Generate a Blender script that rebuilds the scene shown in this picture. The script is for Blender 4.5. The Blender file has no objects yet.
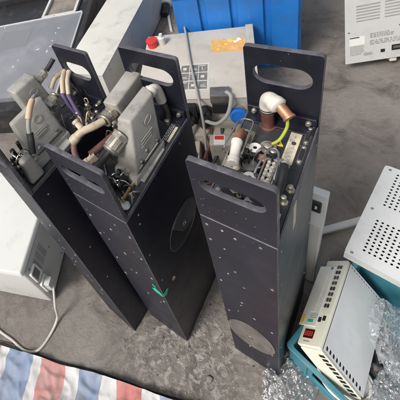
import bpy, bmesh, math, random
from mathutils import Vector, Matrix
rnd = random.Random(7)
S = bpy.context.scene
C = S.collection
R = math.radians
V = Vector

# ------------------------------------------------------------------ camera
cd = bpy.data.cameras.new('camera'); cam = bpy.data.objects.new('camera', cd); C.objects.link(cam)
PITCH, ROLL, F_PX = R(36.2074), R(-25.7865), 368.708
cF = V((0, math.cos(PITCH), -math.sin(PITCH))); cR0 = V((1, 0, 0)); cU0 = cR0.cross(cF)
cR = math.cos(ROLL)*cR0 + math.sin(ROLL)*cU0; cU = -math.sin(ROLL)*cR0 + math.cos(ROLL)*cU0
m = Matrix((cR, cU, -cF)).transposed().to_4x4(); m.translation = V((0, 0, 1.7917)); cam.matrix_world = m
cd.sensor_width = 36; cd.lens = F_PX/400*36; cd.shift_x = 132.42/400; cd.shift_y = -136.5/400
cd.clip_start = .02; cd.clip_end = 200; S.camera = cam

# ------------------------------------------------------------------ daylight (bright overcast)
SUN_EL, SUN_AZ = R(52), R(-112)          # azimuth measured from +Y towards +X
w = bpy.data.worlds.new('World'); S.world = w; w.use_nodes = True
nt = w.node_tree; bg = nt.nodes['Background']
sky = nt.nodes.new('ShaderNodeTexSky'); sky.sky_type = 'NISHITA'; sky.sun_disc = False
sky.sun_elevation = SUN_EL; sky.sun_rotation = SUN_AZ; sky.dust_density = 4; sky.air_density = 1.2; sky.ozone_density = 1
hs = nt.nodes.new('ShaderNodeHueSaturation'); hs.inputs['Saturation'].default_value = .5
nt.links.new(sky.outputs[0], hs.inputs['Color']); nt.links.new(hs.outputs[0], bg.inputs[0]); bg.inputs[1].default_value = .075
sd = bpy.data.lights.new('sun', 'SUN'); sd.energy = 1.5; sd.angle = R(16); sd.color = (1, .985, .965)
so = bpy.data.objects.new('sun', sd); C.objects.link(so)
sdir = V((math.sin(SUN_AZ)*math.cos(SUN_EL), math.cos(SUN_AZ)*math.cos(SUN_EL), math.sin(SUN_EL)))
so.rotation_euler = sdir.to_track_quat('Z', 'Y').to_euler()
S.view_settings.view_transform = 'Standard'; S.view_settings.look = 'None'
S.view_settings.exposure = 0.98; S.view_settings.gamma = 1

# ------------------------------------------------------------------ materials
def mat(name, col, rough=.5, metal=0, var=.18, scale=14, dirt=None, dirt_amt=.45, dirt_scale=6, bump=.0, bump_scale=120,
        chips=None, chip_scale=60, chip_thr=.06, spec=.5, streak=None):
    M = bpy.data.materials.new(name); M.use_nodes = True; n = M.node_tree; N = n.nodes; L = n.links
    b = N['Principled BSDF']; b.inputs['Metallic'].default_value = metal; b.inputs['Specular IOR Level'].default_value = spec
    tc = N.new('ShaderNodeTexCoord')
    def noise(sc, det=5, rgh=.6, vec=None):
        t = N.new('ShaderNodeTexNoise'); t.inputs['Scale'].default_value = sc; t.inputs['Detail'].default_value = det
        t.inputs['Roughness'].default_value = rgh; L.new(vec or tc.outputs['Object'], t.inputs['Vector']); return t
    def ramp(src, a, c):
        r = N.new('ShaderNodeMapRange'); r.inputs[1].default_value = a; r.inputs[2].default_value = c
        L.new(src, r.inputs[0]); return r.outputs[0]
    def mix(fac, a, c2, mode='MIX'):
        x = N.new('ShaderNodeMix'); x.data_type = 'RGBA'; x.blend_type = mode
        if isinstance(fac, float): x.inputs[0].default_value = fac
        else: L.new(fac, x.inputs[0])
        for s, k in ((a, 6), (c2, 7)):
            if isinstance(s, tuple): x.inputs[k].default_value = (*s[:3], 1)
            else: L.new(s, x.inputs[k])
        return x.outputs[2]
    n1 = noise(scale)
    lo = tuple(c*(1-var) for c in col); hi = tuple(min(1, c*(1+var)) for c in col)
    c = mix(ramp(n1.outputs[0], .3, .7), lo, hi)
    if dirt:
        n2 = noise(dirt_scale, 9, .68)
        f = ramp(n2.outputs[0], .52, .78)
        mm = N.new('ShaderNodeMath'); mm.operation = 'MULTIPLY'; mm.inputs[1].default_value = dirt_amt; L.new(f, mm.inputs[0])
        c = mix(mm.outputs[0], c, dirt)
    if streak:
        mp = N.new('ShaderNodeMapping'); mp.inputs['Scale'].default_value = (90, 90, 4); mp.inputs['Rotation'].default_value = (.5, .35, 0)
        L.new(tc.outputs['Object'], mp.inputs[0])
        n4 = noise(1, 3, .5, mp.outputs[0]); f = ramp(n4.outputs[0], .66, .8)
        mm = N.new('ShaderNodeMath'); mm.operation = 'MULTIPLY'; mm.inputs[1].default_value = .3; L.new(f, mm.inputs[0])
        c = mix(mm.outputs[0], c, streak)
    if chips:
        v = N.new('ShaderNodeTexVoronoi'); v.inputs['Scale'].default_value = chip_scale; L.new(tc.outputs['Object'], v.inputs['Vector'])
        n3 = noise(3.2, 3)
        mm = N.new('ShaderNodeMath'); mm.operation = 'MULTIPLY'; L.new(ramp(n3.outputs[0], .42, .7), mm.inputs[0]); mm.inputs[1].default_value = chip_thr*2.2
        lt = N.new('ShaderNodeMath'); lt.operation = 'LESS_THAN'; L.new(v.outputs['Distance'], lt.inputs[0]); L.new(mm.outputs[0], lt.inputs[1])
        c = mix(lt.outputs[0], c, chips)
    L.new(c, b.inputs['Base Color'])
    r = N.new('ShaderNodeMapRange'); r.inputs[3].default_value = max(.05, rough-.1); r.inputs[4].default_value = min(1, rough+.14)
    nr = noise(scale*1.7, 6); L.new(nr.outputs[0], r.inputs[0]); L.new(r.outputs[0], b.inputs['Roughness'])
    if bump:
        bp = N.new('ShaderNodeBump'); bp.inputs['Strength'].default_value = bump; bp.inputs['Distance'].default_value = .002
        nb = noise(bump_scale, 4); L.new(nb.outputs[0], bp.inputs['Height']); L.new(bp.outputs[0], b.inputs['Normal'])
    return M

DUST = (.34, .30, .26)
M = {
 'black': mat('black_paint', (.0115, .0125, .0200), .40, 0, .3, 6, (.105, .11, .15), .20, 3.5, .12, 300, (.45, .44, .43), 75, .05, streak=(.05, .05, .055), spec=.28),
 'black_deck': mat('black_deck', (.030, .032, .036), .4, 0, .25, 20, DUST, .25, 14, .1, 200, (.5, .48, .44), 90, .06),
 'edge': mat('worn_grey_edge', (.085, .08, .088), .45, .1, .3, 30, (.3, .29, .29), .6, 25),
 'hood': mat('grey_cast_hood', (.33, .315, .28), .55, 0, .14, 18, (.12, .10, .085), .95, 16, .2, 320),
 'seam': mat('dark_seam', (.012, .012, .013), .7),
 'steel': mat('steel', (.55, .54, .51), .32, 1, .15, 30, (.2, .15, .1), .35, 40),
 'nickel': mat('nickel', (.50, .46, .38), .36, .8, .25, 40, (.2, .14, .08), .6, 50),
 'screw_dim': mat('zinc_screw', (.36, .35, .34), .5, .5, .3, 40, (.08, .07, .06), .5, 60),
 'copper': mat('copper', (.46, .22, .13), .48, .5, .25, 30, (.20, .11, .07), .7, 45),
 'white_pl': mat('white_plastic', (.64, .60, .52), .45, 0, .10, 20, (.30, .23, .16), .6, 45),
 'cream_tube': mat('cream_tube', (.52, .43, .31), .5, 0, .15, 25, (.20, .14, .09), .7, 40),
 'brown': mat('brown_hose', (.12, .045, .035), .35, 0, .25, 20, (.3, .2, .15), .3, 20),
 'mauve': mat('mauve_hose', (.20, .10, .11), .4, 0, .25, 20, (.42, .33, .26), .5, 25),
 'purple': mat('purple_wire', (.23, .17, .32), .5, 0, .15, 20),
 'tan': mat('tan_sleeve', (.58, .40, .26), .55, 0, .1, 20, DUST, .3, 20),
 'rubber': mat('black_rubber', (.02, .02, .021), .5, 0, .2, 20, DUST, .2, 20),
 'grey_cable': mat('grey_cable', (.30, .29, .27), .55, 0, .1, 20, DUST, .4, 12),
 'beige_cable': mat('beige_cable', (.48, .45, .38), .5, 0, .1, 20, DUST, .4, 12),
 'yg': mat('yellow_green_wire', (.42, .46, .06), .45, 0, .15, 30),
 'yellow': mat('warning_yellow', (.75, .52, .05), .5, 0, .1, 30, DUST, .3, 20),
 'label': mat('aged_label', (.60, .53, .38), .5, 0, .15, 60, (.42, .27, .08), .6, 70),
 'label_w': mat('white_label', (.72, .70, .64), .5, 0, .06, 30, DUST, .3, 30),
 'ink': mat('label_ink', (.05, .05, .05), .6),
 'ink_soft': mat('label_ink_soft', (.30, .29, .28), .6),
 'print_grey': mat('faded_print', (.15, .14, .13), .55, 0, .3, 30, (.34, .31, .27), .7, 25),
 'chip_pale': mat('pale_chip', (.38, .36, .33), .6, 0, .3, 90),
 'ochre': mat('ochre_strip', (.50, .33, .10), .5, 0, .2, 40, (.2, .12, .05), .4, 40),
 'disc': mat('scuffed_disc', (.165, .152, .135), .5, .2, .35, 18, (.075, .065, .06), .8, 14, .15, 200),
 'disc_sheen': mat('painted_disc_sheen', (.075, .075, .08), .25, 0, .3, 14, (.2, .2, .2), .5, 12),
 'disc_dark': mat('dark_disc', (.016, .015, .017), .3, 0, .2, 12, DUST, .12, 8),
 'green': mat('green_paint', (.03, .42, .27), .5, 0, .1, 60),
 'beige': mat('beige_case', (.46, .425, .37), .55, 0, .09, 5, (.20, .165, .13), .6, 6, .08, 300),
 'beige_d': mat('beige_casting', (.36, .32, .265), .55, 0, .15, 14, (.10, .08, .06), .8, 12, .2, 200),
 'orange': mat('orange_sticker', (.60, .33, .10), .5, 0, .12, 40, (.60, .52, .40), .9, 45),
 'red': mat('red_plastic', (.55, .03, .03), .4, 0, .1, 20),
 'blue': mat('blue_plastic', (.014, .15, .47), .45, 0, .22, 3, (.05, .09, .16), .75, 5, .06, 60, streak=(.1, .3, .6)),
 'blue_cap': mat('blue_cap', (.012, .13, .48), .35, 0, .1, 20),
 'white_case': mat('off_white_case', (.54, .525, .47), .5, 0, .06, 4, (.28, .24, .19), .75, 7, .05, 300),
 'white_panel': mat('white_panel', (.60, .60, .575), .45, 0, .05, 5, (.38, .34, .29), .6, 8, .04, 300),
 'rear_white': mat('rear_panel_white', (.52, .515, .49), .5, 0, .05, 5, (.34, .31, .27), .5, 7),
 'cream': mat('cream_plastic', (.68, .66, .54), .42, 0, .04, 8, (.45, .40, .30), .3, 12),
 'printer': mat('cream_case', (.60, .595, .55), .45, 0, .05, 4, (.36, .33, .28), .65, 8),
 'grey_panel': mat('grey_panel', (.42, .42, .42), .42, 0, .06, 5, (.22, .2, .18), .3, 8),
 'grey_side': mat('grey_plastic', (.52, .51, .47), .5, 0, .05, 8, (.3, .27, .22), .4, 10),
 'silver': mat('aluminium_sheet', (.68, .68, .665), .5, .15, .10, 9, (.36, .34, .32), .6, 9, .06, 200),
 'cab_black': mat('black_cabinet_paint', (.018, .018, .019), .4, 0, .2, 10, DUST, .2, 6),
 'cab_grey': mat('cabinet_panel_grey', (.20, .205, .218), .36, 0, .14, 3, (.40, .39, .38), .4, 5, .04, 200, (.8, .8, .78), 9, .05),
 'patch_grey': mat('patch_grey', (.19, .19, .195), .5, 0, .1, 60),
 'hole': mat('dark_hole', (.008, .008, .008), .8),
 'teal': mat('teal_crate', (.045, .20, .25), .5, 0, .2, 8, (.26, .25, .22), .75, 12),
 'led': mat('led_window', (.06, .006, .006), .2),
 'paper': mat('paper', (.66, .66, .60), .6, 0, .06, 20, (.5, .46, .3), .4, 18),
 'dk_metal': mat('dull_metal', (.22, .21, .20), .4, .7, .3, 25, DUST, .4, 20),
}
dg = bpy.data.materials.new('lit_red_digit'); dg.use_nodes = True
dg.node_tree.nodes['Principled BSDF'].inputs['Base Color'].default_value = (.5, .05, .04, 1)
dg.node_tree.nodes['Principled BSDF'].inputs['Emission Color'].default_value = (1, .12, .08, 1)
dg.node_tree.nodes['Principled BSDF'].inputs['Emission Strength'].default_value = .03
M['digit'] = dg

def film_mat():
    X = bpy.data.materials.new('clear_film'); X.use_nodes = True; N = X.node_tree.nodes; L = X.node_tree.links
    out = N['Material Output']; N.remove(N['Principled BSDF'])
    tr = N.new('ShaderNodeBsdfTransparent'); tr.inputs[0].default_value = (.93, .94, .95, 1)
    gl = N.new('ShaderNodeBsdfGlossy'); gl.inputs['Roughness'].default_value = .09; gl.inputs[0].default_value = (.95, .96, .97, 1)
    df = N.new('ShaderNodeBsdfDiffuse'); df.inputs[0].default_value = (.7, .71, .72, 1)
    lw = N.new('ShaderNodeLayerWeight'); lw.inputs[0].default_value = .5
    tc = N.new('ShaderNodeTexCoord'); no = N.new('ShaderNodeTexNoise'); no.inputs['Scale'].default_value = 22; no.inputs['Detail'].default_value = 2
    no.inputs['Distortion'].default_value = 1.2
    L.new(tc.outputs['Object'], no.inputs[0])
    bp = N.new('ShaderNodeBump'); bp.inputs['Strength'].default_value = .5; bp.inputs['Distance'].default_value = .008
    L.new(no.outputs[0], bp.inputs['Height']); L.new(bp.outputs[0], gl.inputs['Normal']); L.new(bp.outputs[0], lw.inputs['Normal'])
    m1 = N.new('ShaderNodeMixShader'); m1.inputs[0].default_value = .16; L.new(gl.outputs[0], m1.inputs[1]); L.new(df.outputs[0], m1.inputs[2])
    mr = N.new('ShaderNodeMapRange'); mr.inputs[3].default_value = .13; mr.inputs[4].default_value = .95; L.new(lw.outputs['Facing'], mr.inputs[0])
    m2 = N.new('ShaderNodeMixShader'); L.new(mr.outputs[0], m2.inputs[0]); L.new(tr.outputs[0], m2.inputs[1]); L.new(m1.outputs[0], m2.inputs[2])
    L.new(m2.outputs[0], out.inputs[0]); return X
M['film'] = film_mat()

def ground_mat():
    X = bpy.data.materials.new('dirty_concrete'); X.use_nodes = True; N = X.node_tree.nodes; L = X.node_tree.links; b = N['Principled BSDF']
    tc = N.new('ShaderNodeTexCoord')
    def noise(sc, det=6, r=.6, dist=0):
        t = N.new('ShaderNodeTexNoise'); t.inputs['Scale'].default_value = sc; t.inputs['Detail'].default_value = det
        t.inputs['Roughness'].default_value = r; t.inputs['Distortion'].default_value = dist; L.new(tc.outputs['Object'], t.inputs[0]); return t.outputs[0]
    def mr(s, a, c, lo=0, hi=1):
        r = N.new('ShaderNodeMapRange'); r.inputs[1].default_value = a; r.inputs[2].default_value = c; r.inputs[3].default_value = lo; r.inputs[4].default_value = hi
        L.new(s, r.inputs[0]); return r.outputs[0]
    def mix(f, a, c):
        x = N.new('ShaderNodeMix'); x.data_type = 'RGBA'; L.new(f, x.inputs[0])
        for s, k in ((a, 6), (c, 7)):
            if isinstance(s, tuple): x.inputs[k].default_value = (*s, 1)
            else: L.new(s, x.inputs[k])
        return x.outputs[2]
    c = mix(mr(noise(1.6, 8, .62), .34, .66), (.132, .113, .095), (.228, .203, .176))
    c = mix(mr(noise(5.5, 8, .68, 1.0), .48, .70, 0, .8), c, (.055, .045, .037))
    c = mix(mr(noise(14, 8, .68, 1.0), .52, .74, 0, .5), c, (.25, .228, .20))
    c = mix(mr(noise(30, 5, .62, 1.6), .58, .74, 0, .6), c, (.07, .06, .052))
    # a trodden patch of crumbled plaster and mud in front of the modules
    ds = N.new('ShaderNodeVectorMath'); ds.operation = 'DISTANCE'; ds.inputs[1].default_value = (-.06, .42, 0); L.new(tc.outputs['Object'], ds.inputs[0])
    def patch(sc, a, e, amt, col, dist):
        nonlocal c
        mk = N.new('ShaderNodeMath'); mk.operation = 'MULTIPLY'; L.new(mr(ds.outputs['Value'], .10, .36, amt, 0), mk.inputs[0]); L.new(mr(noise(sc, 7, .66, dist), a, e), mk.inputs[1])
        c = mix(mk.outputs[0], c, col)
    patch(24, .47, .60, .75, (.060, .049, .040), 1.4)
    patch(33, .50, .62, .85, (.34, .31, .275), 1.0)
    v = N.new('ShaderNodeTexVoronoi'); v.inputs['Scale'].default_value = 55; L.new(tc.outputs['Object'], v.inputs[0])
    c = mix(mr(v.outputs['Distance'], .03, .07, .3, 0), c, (.40, .38, .35))
    L.new(c, b.inputs['Base Color'])
    L.new(mr(noise(4, 6, .6), .35, .65, .38, .85), b.inputs['Roughness'])
    ad = N.new('ShaderNodeMath'); ad.operation = 'ADD'; L.new(noise(9, 8, .7), ad.inputs[0]); 
    ml = N.new('ShaderNodeMath'); ml.operation = 'MULTIPLY'; ml.inputs[1].default_value = .45; L.new(noise(60, 6, .7), ml.inputs[0]); L.new(ml.outputs[0], ad.inputs[1])
    bp = N.new('ShaderNodeBump'); bp.inputs['Strength'].default_value = .42; bp.inputs['Distance'].default_value = .03
    L.new(ad.outputs[0], bp.inputs['Height']); L.new(bp.outputs[0], b.inputs['Normal']); return X
M['ground'] = ground_mat()

def tarp_mat(ndir, bounds):
    X = bpy.data.materials.new('striped_woven_tarp'); X.use_nodes = True; N = X.node_tree.nodes; L = X.node_tree.links; b = N['Principled BSDF']
    tc = N.new('ShaderNodeTexCoord')
    no = N.new('ShaderNodeTexNoise'); no.inputs['Scale'].default_value = 9; L.new(tc.outputs['Object'], no.inputs[0])
    dp = N.new('ShaderNodeVectorMath'); dp.operation = 'DOT_PRODUCT'; dp.inputs[1].default_value = (*ndir, 0); L.new(tc.outputs['Object'], dp.inputs[0])
    wob = N.new('ShaderNodeMath'); wob.operation = 'MULTIPLY_ADD'; wob.inputs[1].default_value = .022; L.new(no.outputs[0], wob.inputs[0]); L.new(dp.outputs['Value'], wob.inputs[2])
    mr = N.new('ShaderNodeMapRange'); mr.inputs[1].default_value = bounds[0][0]; mr.inputs[2].default_value = bounds[-1][0]; L.new(wob.outputs[0], mr.inputs[0])
    cr = N.new('ShaderNodeValToRGB'); cr.color_ramp.interpolation = 'CONSTANT'; L.new(mr.outputs[0], cr.inputs[0])
    lo, hi = bounds[0][0], bounds[-1][0]; col = {'r': (.44, .135, .115), 'w': (.55, .54, .52), 'b': (.165, .225, .34)}
    els = cr.color_ramp.elements
    for i, (t, k) in enumerate(bounds[:-1]):
        e = els[i] if i < 1 else els.new((t-lo)/(hi-lo)+.0001)
        e.position = max(0, (t-lo)/(hi-lo)); e.color = (*col[k], 1)
    els.remove(els[len(els)-1]) if len(els) > len(bounds)-1 else None
    n2 = N.new('ShaderNodeTexNoise'); n2.inputs['Scale'].default_value = 7; n2.inputs['Detail'].default_value = 9; n2.inputs['Roughness'].default_value = .7; L.new(tc.outputs['Object'], n2.inputs[0])
    r2 = N.new('ShaderNodeMapRange'); r2.inputs[1].default_value = .40; r2.inputs[2].default_value = .75; r2.inputs[4].default_value = .8; L.new(n2.outputs[0], r2.inputs[0])
    mx = N.new('ShaderNodeMix'); mx.data_type = 'RGBA'; L.new(r2.outputs[0], mx.inputs[0]); L.new(cr.outputs[0], mx.inputs[6]); mx.inputs[7].default_value = (.36, .33, .31, 1)
    L.new(mx.outputs[2], b.inputs['Base Color']); b.inputs['Roughness'].default_value = .5
    # woven threads
    wv = []
    for ax in ('X', 'Y'):
        t = N.new('ShaderNodeTexWave'); t.bands_direction = ax; t.inputs['Scale'].default_value = 125; t.inputs['Distortion'].default_value = .6
        L.new(tc.outputs['Object'], t.inputs[0]); wv.append(t)
    ad = N.new('ShaderNodeMath'); ad.operation = 'ADD'; L.new(wv[0].outputs['Fac'], ad.inputs[0]); L.new(wv[1].outputs['Fac'], ad.inputs[1])
    n3 = N.new('ShaderNodeTexNoise'); n3.inputs['Scale'].default_value = 26; n3.inputs['Detail'].default_value = 5; L.new(tc.outputs['Object'], n3.inputs[0])
    ma = N.new('ShaderNodeMath'); ma.operation = 'MULTIPLY_ADD'; ma.inputs[1].default_value = 8; L.new(n3.outputs[0], ma.inputs[0]); L.new(ad.outputs[0], ma.inputs[2])
    bp = N.new('ShaderNodeBump'); bp.inputs['Strength'].default_value = .32; bp.inputs['Distance'].default_value = .0022
    L.new(ma.outputs[0], bp.inputs['Height']); L.new(bp.outputs[0], b.inputs['Normal']); return X

# ------------------------------------------------------------------ helpers
def basis(d):
    d = V(d).normalized(); a = V((0, 0, 1)) if abs(d.z) < .9 else V((1, 0, 0))
    x = a.cross(d).normalized(); return x, d.cross(x), d
class MB:
    def __init__(s): s.b = bmesh.new()
    def hexa(s, c, bev=0, seg=2):
        """c: 8 corners, bottom loop 0-3 then top loop 4-7"""
        v = [s.b.verts.new(p) for p in c]
        fs = [s.b.faces.new([v[i] for i in q]) for q in ((3, 2, 1, 0), (4, 5, 6, 7), (0, 1, 5, 4), (1, 2, 6, 5), (2, 3, 7, 6), (3, 0, 4, 7))]
        if bev:
            es = list({e for f in fs for e in f.edges})
            bmesh.ops.bevel(s.b, geom=es, offset=bev, segments=seg, affect='EDGES', profile=.6)
        return s
    def box(s, lo, hi, bev=0, seg=2, mx=None):
        (a, b, c), (d, e, f) = lo, hi
        P = [(a, b, c), (d, b, c), (d, e, c), (a, e, c), (a, b, f), (d, b, f), (d, e, f), (a, e, f)]
        if mx: P = [mx @ V(q) for q in P]
        return s.hexa(P, bev, seg)
    def cyl(s, p0, p1, r0, r1=None, n=20, cap=True):
        r1 = r0 if r1 is None else r1
        p0, p1 = V(p0), V(p1); x, y, d = basis(p1-p0)
        A, B = [], []
        for i in range(n):
            t = 2*math.pi*i/n; q = x*math.cos(t)+y*math.sin(t); A.append(s.b.verts.new(p0+q*r0)); B.append(s.b.verts.new(p1+q*r1))
        for i in range(n): s.b.faces.new((A[i], A[(i+1) % n], B[(i+1) % n], B[i]))
        if cap: s.b.faces.new(A[::-1]); s.b.faces.new(B)
        return s
    def lathe(s, p0, d, prof, n=24):
        """prof: [(along, radius)]"""
        p0 = V(p0); x, y, d = basis(d); rings = []
        for a, r in prof:
            rings.append([s.b.verts.new(p0+d*a+(x*math.cos(2*math.pi*i/n)+y*math.sin(2*math.pi*i/n))*max(r, 1e-4)) for i in range(n)])
        for P, Q in zip(rings, rings[1:]):
            for i in range(n): s.b.faces.new((P[i], P[(i+1) % n], Q[(i+1) % n], Q[i]))
        s.b.faces.new(rings[0][::-1]); s.b.faces.new(rings[-1]); return s
    def tube(s, pts, r, n=10, sub=6, closed=False):
        P = [V(p) for p in pts]; Q = []
        k = len(P)
        for i in range(k if closed else k-1):
            if closed: a, b, c, d = P[i-1], P[i], P[(i+1) % k], P[(i+2) % k]
            else: a, b, c, d = P[max(i-1, 0)], P[i], P[i+1], P[min(i+2, k-1)]
            for j in range(sub):
                t = j/sub; Q.append(.5*((2*b)+(c-a)*t+(2*a-5*b+4*c-d)*t*t+(3*b-a-3*c+d)*t**3))
        if not closed: Q.append(P[-1])
        rings = []; xx = None; K = len(Q)
        for i, q in enumerate(Q):
            t = (Q[(i+1) % K]-Q[i-1]) if closed else (Q[min(i+1, K-1)]-Q[max(i-1, 0)])
            if t.length < 1e-9: t = V((0, 0, 1))
            t.normalize()
            if xx is None: xx = basis(t)[0]
            xx = (xx-t*xx.dot(t)); xx = xx.normalized() if xx.length > 1e-6 else basis(t)[0]
            yy = t.cross(xx)
            rr = r(i/(K-1)) if callable(r) else r
            rings.append([s.b.verts.new(q+(xx*math.cos(2*math.pi*j/n)+yy*math.sin(2*math.pi*j/n))*rr) for j in range(n)])
        for a, b in list(zip(rings, rings[1:]))+([(rings[-1], rings[0])] if closed else []):
            for j in range(n): s.b.faces.new((a[j], a[(j+1) % n], b[(j+1) % n], b[j]))
        if not closed: s.b.faces.new(rings[0][::-1]); s.b.faces.new(rings[-1])
        return s
    def quad(s, o, ux, uy, a0, a1, b0, b1):
        o, ux, uy = V(o), V(ux), V(uy)
        s.b.faces.new([s.b.verts.new(o+ux*a+uy*b) for a, b in ((a0, b0), (a1, b0), (a1, b1), (a0, b1))]); return s
    def build(s, name, m, parent=None, smooth=35, mx=None, **kw):
        bmesh.ops.recalc_face_normals(s.b, faces=s.b.faces)
        me = bpy.data.meshes.new(name); s.b.to_mesh(me); s.b.free()
        if mx: me.transform(mx)
        return link(name, me, m, parent, smooth, **kw)
def link(name, me, m, parent=None, smooth=35, **kw):
    me.name = name
    if smooth:
        me.polygons.foreach_set('use_smooth', [True]*len(me.polygons)); me.set_sharp_from_angle(angle=R(smooth))
    me.materials.clear(); me.materials.append(M[m] if isinstance(m, str) else m)
    o = bpy.data.objects.new(name, me); C.objects.link(o)
    if parent: o.parent = parent
    for k, v in kw.items(): o[k] = v
    return o
def tag(o, label, cat, group=None):
    o['label'] = label; o['category'] = cat
    if group: o['group'] = group
    return o
def empty(name, mx, label, cat, group=None):
    o = bpy.data.objects.new(name, None); C.objects.link(o); o.matrix_world = mx; o.empty_display_size = .05; return tag(o, label, cat, group)
def rrect(x0, y0, x1, y1, r, n=6, corners=(1, 1, 1, 1)):
    P = []
    for (cx, cy, a0), k in zip(((x1-r, y0+r, -90), (x1-r, y1-r, 0), (x0+r, y1-r, 90), (x0+r, y0+r, 180)), corners):
        if not k:
            P.append((x1 if a0 in (-90, 0) else x0, y0 if a0 in (-90, 180) else y1)); continue
        for i in range(n+1):
            t = R(a0+90*i/n); P.append((cx+r*math.cos(t), cy+r*math.sin(t)))
    return P
def plate_mesh(outline, holes, t, bev=.0008):
    """flat plate in XY with holes, z from 0 to t"""
    cu = bpy.data.curves.new('plate', 'CURVE'); cu.dimensions = '2D'; cu.fill_mode = 'BOTH'
    cu.extrude = max(t/2-bev, 1e-5); cu.bevel_depth = bev; cu.bevel_resolution = 1; cu.offset = -bev
    for pl in [outline]+holes:
        sp = cu.splines.new('POLY'); sp.points.add(len(pl)-1); sp.use_cyclic_u = True
        for q, (x, y) in zip(sp.points, pl): q.co = (x, y, 0, 1)
    o = bpy.data.objects.new('plate', cu); me = bpy.data.meshes.new_from_object(o)
    bpy.data.objects.remove(o); bpy.data.curves.remove(cu)
    me.transform(Matrix.Translation((0, 0, t/2))); return me
def frame(o, x, y):
    """matrix with origin o, local x, y and z = x cross y"""
    x = V(x).normalized(); y = V(y); y = (y-x*y.dot(x)).normalized(); z = x.cross(y)
    mm = Matrix((x, y, z)).transposed().to_4x4(); mm.translation = V(o); return mm
def circ(cx, cy, r, n=24, ry=None): return [(cx+r*math.cos(2*math.pi*i/n), cy+(ry or r)*math.sin(2*math.pi*i/n)) for i in range(n)]
def plate(name, outline, holes, t, m, parent, mx=None, bev=.0008, **kw):
    me = plate_mesh(outline, holes, t, bev)
    if mx: me.transform(mx)
    return link(name, me, m, parent, 30, **kw)
def lines(o, ux, uy, w_, h_, rows, seed=0, fill=.6, gap=.3, lw=.55):
    """illegible small print: rows of short dashes in the plane o + ux, uy"""
    q = MB(); r = random.Random(seed)
    for i in range(rows):
        y = h_*(i+.2)/rows; x = 0; lim = w_*r.uniform(.65, 1)
        while x < lim:
            l = r.uniform(.03, .13)*w_; q.quad(o, ux, uy, x, min(x+l, lim), y, y+h_/rows*lw); x += l+w_*.025*(1+gap)
    return q
def hexnut(q, p, d, r, h): return q.cyl(p, V(p)+V(d).normalized()*h, r, r, 6)

def gland(parent, p, d, r=.013, l=.035, cable=None, m='nickel'):
    """cable gland: hex body, dome nut; returns the part"""
    p, d = V(p), V(d).normalized(); q = MB()
    q.cyl(p, p+d*.004, r*1.25, n=24); q.cyl(p+d*.004, p+d*.014, r*1.18, n=6)
    q.lathe(p+d*.014, d, [(0, r), (l-.022, r), (l-.021, r*1.08), (l-.017, r*1.08), (l-.013, r*.72)])
    for i in range(12):
        x, y, _ = basis(d); a = 2*math.pi*i/12; c = p+d*.016+(x*math.cos(a)+y*math.sin(a))*r
        q.cyl(c, c+d*(l-.026), .0014, n=6)
    return q.build('cable_gland', m, parent)

def skew(c):  # outward corners for a hood: base rect then top rect
    return c
def hood(parent, base, top, m='hood', bev=.006, logo=True):
    """cast connector hood lofted from a base quad to a top quad (each four points), with rim and pressed marks"""
    q = MB(); q.hexa([V(p) for p in base]+[V(p) for p in top], bev, 3)
    o = q.build('connector_hood', m, parent)
    # rim at the base
    cen = sum((V(p) for p in base), V())/4; tc = sum((V(p) for p in top), V())/4; up = (tc-cen).normalized()
    b2 = [cen+(V(p)-cen)*1.09-up*.010 for p in base]; t2 = [cen+(V(p)-cen)*1.09+up*.008 for p in base]
    MB().hexa(b2+t2, .002, 2).build('rim', m, o)
    return o
def face_marks(o, p00, p10, p01, kind='hood'):
    """raised lines and a round mark on one hood face"""
    p00, p10, p01 = V(p00), V(p10), V(p01); ux = (p10-p00); uy = (p01-p00); n = ux.cross(uy).normalized()
    q = MB(); 
    for t in (.38, .44, .50):
        a = p00+ux*.22+uy*t; b = p00+ux*(.62+.1*rnd.random())+uy*t; q.tube([a+n*.0005, b+n*.0005], .0011, 6, 1)
    q.tube([p00+ux*.06+uy*.10+n*.0005, p00+ux*.9+uy*.10+n*.0005], .0016, 6, 1)
    q.build('pressed_marks', 'hood', o)
    c = p00+ux*.55+uy*.72
    MB().tube([c+ux.normalized()*.013*math.cos(t)+uy.normalized()*.009*math.sin(t)+n*.0004 for t in [6.2832*k/16 for k in range(16)]], .0011, 6, 2, True).build('pressed_oval', 'hood', o)
    # mould seam round the lower edge and two locking pegs with a spring lever
    q = MB(); q.tube([p00+ux*.02+uy*.04+n*.0004, p10-ux*.02+uy*.04+n*.0004], .0012, 6, 1); q.build('mould_seam', 'seam', o)
    for t in (.16, .84):
        MB().lathe(p00+ux*t+uy*.17, n, [(0, .0055), (.006, .0055), (.0065, .004)], 14).build('locking_peg', 'steel', o)

# ------------------------------------------------------------------ the setting
g = MB(); n_ = 90
gv = [[g.b.verts.new((-6+14*i/n_, -4+14*j/n_, 0)) for j in range(n_+1)] for i in range(n_+1)]
for i in range(n_):
    for j in range(n_): g.b.faces.new((gv[i][j], gv[i+1][j], gv[i+1][j+1], gv[i][j+1]))
g.build('ground', 'ground', None, 0, kind='structure')

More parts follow.
